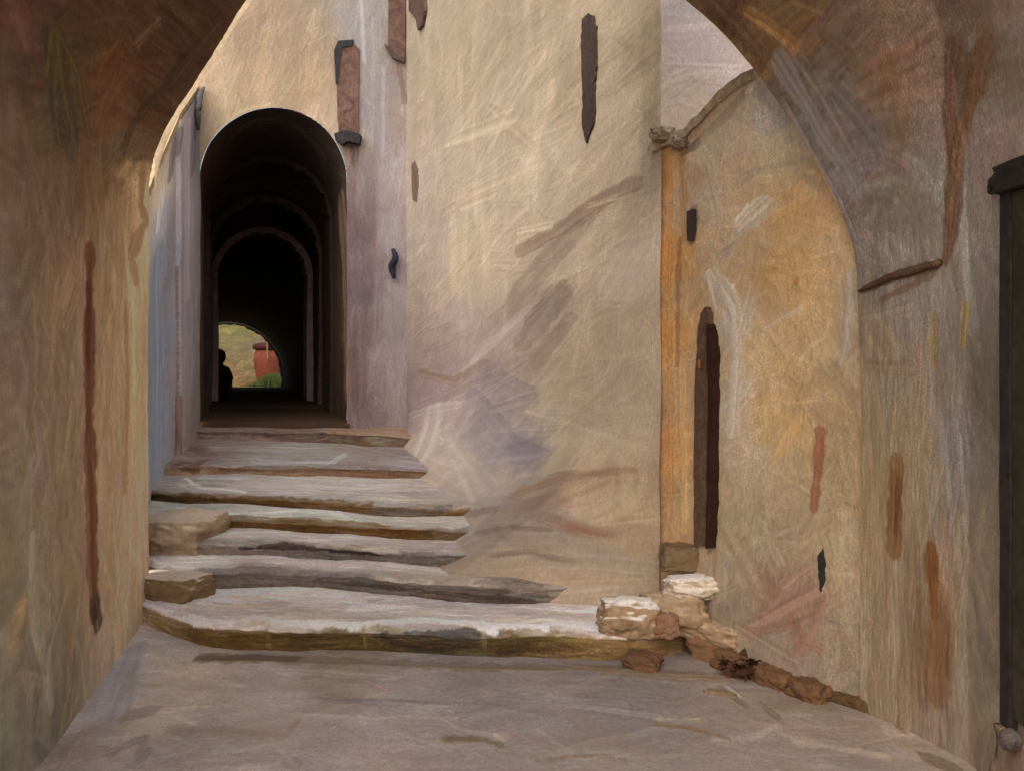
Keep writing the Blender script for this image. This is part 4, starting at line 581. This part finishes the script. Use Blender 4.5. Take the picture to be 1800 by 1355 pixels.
# loose stones and blocks
def thing(o, label, cat, group=None): return tag(o, label, cat, group)
M_pale = stone('whitish_limestone', (190, 176, 160), (150, 130, 106), 8, .5, 1.3, top=(206, 198, 190)); M_tan = stone('tan_limestone', (146, 122, 96), (120, 96, 74), 7, .5, 1.3, top=(160, 140, 116)); M_red = stone('reddish_stone', (124, 88, 68), (142, 108, 84), 8, .5, 1.)
M_bA = stone('block_masonry', (144, 122, 100), (124, 104, 82), 5, .6, 1.45, top=(160, 144, 126)); M_bB = stone('curb_limestone', (120, 98, 70), (98, 78, 54), 5, .5, 1.4, top=(188, 174, 160))
M_brn = stone('brown_stone', (104, 84, 60), (130, 108, 80), 8, .5, 1.)
thing(boulder('boulder', (.88, 6.12, .10), (.34, .32, .20), M_tan, None, .25, 1, .45), 'brown boulder under the whitish stone at the foot of the house corner', 'boulder')
thing(boulder('flat_stone', (.98, 6.14, .275), (.30, .24, .12), M_pale, None, .22, 2, .4, .2), 'whitish flat stone lying highest just below the narrow brown door', 'stone')
thing(boulder('stone_block', (.93, 6.32, .40), (.20, .20, .14), M_brn, None, .16, 12, .6), 'small grey brown block behind the whitish flat stone under the orange strip', 'stone')
thing(boulder('boulder', (.63, 6.03, .10), (.31, .26, .19), stone('pale_topped_stone', (150, 126, 100), (120, 96, 72), 7, .5, 1.3, top=(206, 198, 190)), None, .22, 3, .45, -.1), 'pale topped boulder lying on the lowest step left of the house corner', 'boulder')
thing(boulder('rock', (.80, 5.93, .12), (.13, .12, .12), M_red, None, .25, 6, .4), 'small reddish brown rock wedged between the two boulders on the lowest step', 'rock')
thing(boulder('ledge_stone', (1.13, 6.02, .07), (.36, .30, .12), M_tan, None, .16, 7, .6, -.9), 'low tan ledge stone along the foot of the ochre house', 'stone')
slab('dark_slot', 'wall_slot', och, flat('black_edge', (44, 40, 38), 1, 6), .01)
thing(boulder('masonry_block', (-2.30, 7.98, .22), (.48, .70, .25), M_bA, None, .13, 11, .66, -.12), 'low tan masonry block beside the upper steps at the left jamb', 'block')
thing(boulder('curb_stone', (-2.07, 6.90, .10), (.44, .32, .16), M_bB, None, .12, 14, .75, -.35), 'pale topped curb stone at the left end of the second step', 'stone')
# scrap of dead leaves and twigs, fallen stones along the right kerb
def leaf_clump(name, c, r, n, mat, seed):
    rnd = random.Random(seed); bm = bmesh.new()
    for k in range(n):
        a = rnd.uniform(0, 2*math.pi); d = rnd.random()**.6*r; h = rnd.uniform(.2, 1)*r*.45*(1-d/r*.6)
        p = Vector((c[0]+math.cos(a)*d*1.3, c[1]+math.sin(a)*d, c[2]+h)); u = Vector((rnd.uniform(-1, 1), rnd.uniform(-1, 1), rnd.uniform(-.4, .7))).normalized(); v = u.cross(Vector((rnd.random(), rnd.random(), 1))).normalized()
        L, W = rnd.uniform(.04, .09), rnd.uniform(.012, .03)
        vs = [bm.verts.new(p-u*L), bm.verts.new(p-u*L*.3+v*W+Vector((0, 0, .012))), bm.verts.new(p+u*L*.6+v*W*.6), bm.verts.new(p+u*L), bm.verts.new(p+u*L*.4-v*W), bm.verts.new(p-u*L*.4-v*W*.8)]
        bm.faces.new(vs)
    me = bpy.data.meshes.new(name); bm.to_mesh(me); bm.free(); return link(name, me, mat)
thing(leaf_clump('dead_leaves', (1.20, 5.66, .02), .11, 200, stone('dead_leaf', (58, 44, 32), (92, 54, 36), 20, .3, .9), 4), 'clump of dark dead leaves on the ground by the right kerb', 'leaves')
thing(boulder('kerb_stone', (.66, 5.78, -.03), (.18, .13, .11), stone('kerb_dark', (86, 66, 46), (110, 74, 54), 9, .4, 1.), None, .2, 21, .5, -.6), 'small dark kerb stone at the right end of the lowest riser', 'stone')
thing(boulder('kerb_stone', (1.10, 5.92, -.03), (.36, .13, .16), stone('kerb_red', (136, 96, 72), (112, 88, 64), 9, .4, 1.), None, .18, 22, .6, -.75), 'reddish kerb stone below the pale stones at the bend of the lowest step', 'stone')
thing(boulder('kerb_stone', (1.56, 5.16, -.05), (.34, .10, .10), stone('kerb_brown', (96, 72, 48), (76, 52, 32), 9, .4, 1.), None, .18, 23, .6, -1.0), 'long brown kerb stone at the foot of the right arch pier', 'stone')
for k, (x, y, L_, rz, lab) in enumerate(((1.22, 5.80, .22, -1.05, 'brown kerb stone just left of the dead leaves at the foot of the ochre house'),
        (1.37, 5.55, .24, -1.1, 'brown kerb stone just right of the dead leaves at the foot of the ochre house'),
        (1.48, 5.33, .2, -1.1, 'small brown kerb stone second from the right arch pier'))):
    thing(boulder('kerb_stone', (x-.10, y-.05, -.03), (L_, .12, .11), stone('kerb_mixed', (112-8*k, 86-8*k, 62-8*k), (92, 64, 44), 9, .5, 1.2), None, .22, 31+k, .55, rz), lab, 'stone', 'broken kerb stones along the foot of the ochre house')
thing(boulder('loose_stone', (.98, 5.33, -.03), (.05, .16, .045), flat('worn_stone', (118, 98, 76)), None, .2, 24, .5, .9), 'small slanting loose stone lying on the paving right of centre', 'stone')
# ---- garden: jar, stick, grass, shrub, seated person
def lathe(name, prof, c, mat, parent=None, seg=40):
    bm = bmesh.new(); rings = []
    for r, z in prof: rings.append([bm.verts.new((c[0]+r*math.cos(2*math.pi*k/seg), c[1]+r*math.sin(2*math.pi*k/seg), c[2]+z)) for k in range(seg)])
    for a, b in zip(rings, rings[1:]):
        for k in range(seg): bm.faces.new((a[k], a[(k+1) % seg], b[(k+1) % seg], b[k]))
    for f in bm.faces: f.smooth = True
    bm.normal_update(); me = bpy.data.meshes.new(name); bm.to_mesh(me); bm.free(); return link(name, me, mat, parent)
jy = 36.0; jx, jz = -7.65, .45
jar = tag(empty('clay_jar', (jx, jy, jz)), 'large red clay jar with dark maroon mouth standing in the garden', 'jar')
lathe('body', [(.26, 0), (.40, .25), (.49, .60), (.52, .95), (.49, 1.15), (.44, 1.24)], (jx, jy, jz), flat('red_clay', (168, 84, 60), JG, 12, 3), jar)
lathe('rim', [(.44, 1.22), (.54, 1.26), (.56, 1.34), (.50, 1.42), (.30, 1.46), (.0, 1.47)], (jx, jy, jz), flat('maroon_clay', (92, 32, 28), JG, 8, 3), jar)
tag(tube('pale_stick', [(jx+.06, jy-.66, 1.35), (jx+.05, jy-.66, 1.7), (jx+.04, jy-.66, 2.0)], .022, flat('pale_wood', (200, 160, 110), JG)), 'thin pale stick standing upright in front of the clay jar', 'stick')
def grass(name, cx, cy, cz, n, mat):
    rnd = random.Random(5); vs = []; fs = []
    for k in range(n):
        x = cx+rnd.gauss(0, .35); y = cy+rnd.gauss(0, .35); h = rnd.uniform(.16, .46)*math.exp(-((x-cx)/.6)**2); a = rnd.uniform(0, 6.28); w = .016; i = len(vs)
        vs += [(x-w*math.cos(a), y-w*math.sin(a), cz), (x+w*math.cos(a), y+w*math.sin(a), cz), (x+.1*math.sin(a*3), y, cz+h)]; fs.append((i, i+1, i+2))
    me = bpy.data.meshes.new(name); me.from_pydata(vs, [], fs); return link(name, me, mat)
tag(grass('grass', -7.2, 34.6, .58, 3500, flat('fresh_grass', (112, 128, 62), JG, 16, 6)), 'green grass growing in front of the clay jar', 'grass', kind='stuff')
# person sitting with drawn-up knees against the tunnel wall, just inside the second arch
def person():
    root = tag(empty('person', (-5.12, 19.9, .80)), 'person in black clothes sitting on the tunnel floor with knees drawn up', 'person')
    J = {'hip': ((0, 0, .12), .13), 'belly': ((-.03, 0, .30), .12), 'chest': ((-.01, 0, .46), .135), 'neck': ((.03, 0, .60), .05), 'head': ((.06, 0, .70), .085), 'crown': ((.05, 0, .79), .07)}
    E = [('hip', 'belly'), ('belly', 'chest'), ('chest', 'neck'), ('neck', 'head'), ('head', 'crown')]
    for s_, n in ((1, 'a'), (-1, 'b')):
        J['sh'+n] = ((0, .17*s_, .50), .06); J['el'+n] = ((.16, .20*s_, .34), .042); J['wr'+n] = ((.34, .08*s_, .40), .03); J['ha'+n] = ((.40, .03*s_, .41), .03)
        J['th'+n] = ((.05, .10*s_, .10), .10); J['kn'+n] = ((.36, .11*s_, .46), .065); J['an'+n] = ((.42, .10*s_, .07), .045); J['to'+n] = ((.58, .11*s_, .04), .035)
        E += [('chest', 'sh'+n), ('sh'+n, 'el'+n), ('el'+n, 'wr'+n), ('wr'+n, 'ha'+n), ('hip', 'th'+n), ('th'+n, 'kn'+n), ('kn'+n, 'an'+n), ('an'+n, 'to'+n)]
    K = list(J); me = bpy.data.meshes.new('body'); me.from_pydata([J[k][0] for k in K], [(K.index(a), K.index(b)) for a, b in E], [])
    o = bpy.data.objects.new('body', me); COL.objects.link(o); o.parent = root; me.materials.append(flat('black_cloth', (24, 22, 22), .8, 4))
    me.skin_vertices or o.modifiers.new('skin', 'SKIN')
    if not o.modifiers: o.modifiers.new('skin', 'SKIN')
    for k, n in enumerate(K): me.skin_vertices[0].data[k].radius = (J[n][1],)*2
    me.skin_vertices[0].data[0].use_root = True
    o.modifiers.new('sub', 'SUBSURF').render_levels = 2
    hb = bpy.data.meshes.new('hood'); bm = bmesh.new(); bmesh.ops.create_uvsphere(bm, u_segments=20, v_segments=14, radius=.115)
    for v in bm.verts: v.co = Vector((v.co.x*1.0+.035, v.co.y, v.co.z*1.2+.74))+Vector((.02*mnoise.noise(v.co*20),)*3)
    for f in bm.faces: f.smooth = True
    bm.to_mesh(hb); bm.free(); h = bpy.data.objects.new('hood', hb); COL.objects.link(h); h.parent = root; hb.materials.append(me.materials[0])
    root.rotation_euler = (0, 0, R(-62)); root.scale = (.9, .9, .98); return root
person()
# ================================================================= light, world, camera
EL, AZ = SUN_EL, SUN_AZ         # sun direction: azimuth measured clockwise from +Y
w = bpy.data.worlds.new('World'); scene.world = w; w.use_nodes = True; nt = w.node_tree
sky = nt.nodes.new('ShaderNodeTexSky'); sky.sky_type = 'NISHITA'; sky.sun_disc = False; sky.sun_elevation = R(EL); sky.sun_rotation = R(AZ); sky.air_density = 1.3; sky.dust_density = 4
bg = nt.nodes['Background']; bg.inputs['Strength'].default_value = SKY
nt.links.new(sky.outputs[0], bg.inputs[0])
ld = bpy.data.lights.new('sun', 'SUN'); ld.energy = SUN; ld.angle = R(SUN_ANG); ld.color = (1, .96, .90)
lo = bpy.data.objects.new('sun', ld); COL.objects.link(lo)
d = Vector((math.sin(R(AZ))*math.cos(R(EL)), math.cos(R(AZ))*math.cos(R(EL)), math.sin(R(EL))))
lo.rotation_euler = d.to_track_quat('Z', 'Y').to_euler()
cam = bpy.data.cameras.new('camera'); co = bpy.data.objects.new('camera', cam); COL.objects.link(co)
co.location = (0, 0, 1.6); co.rotation_euler = (math.pi/2, 0, 0); cam.sensor_width = 36; cam.lens = 40; cam.shift_y = -.032; cam.clip_end = 3000
scene.camera = co
scene.view_settings.view_transform = 'Standard'; scene.view_settings.look = 'None'; scene.view_settings.exposure = 0
scene.render.engine = 'CYCLES'; scene.cycles.max_bounces = 8; scene.cycles.diffuse_bounces = 5
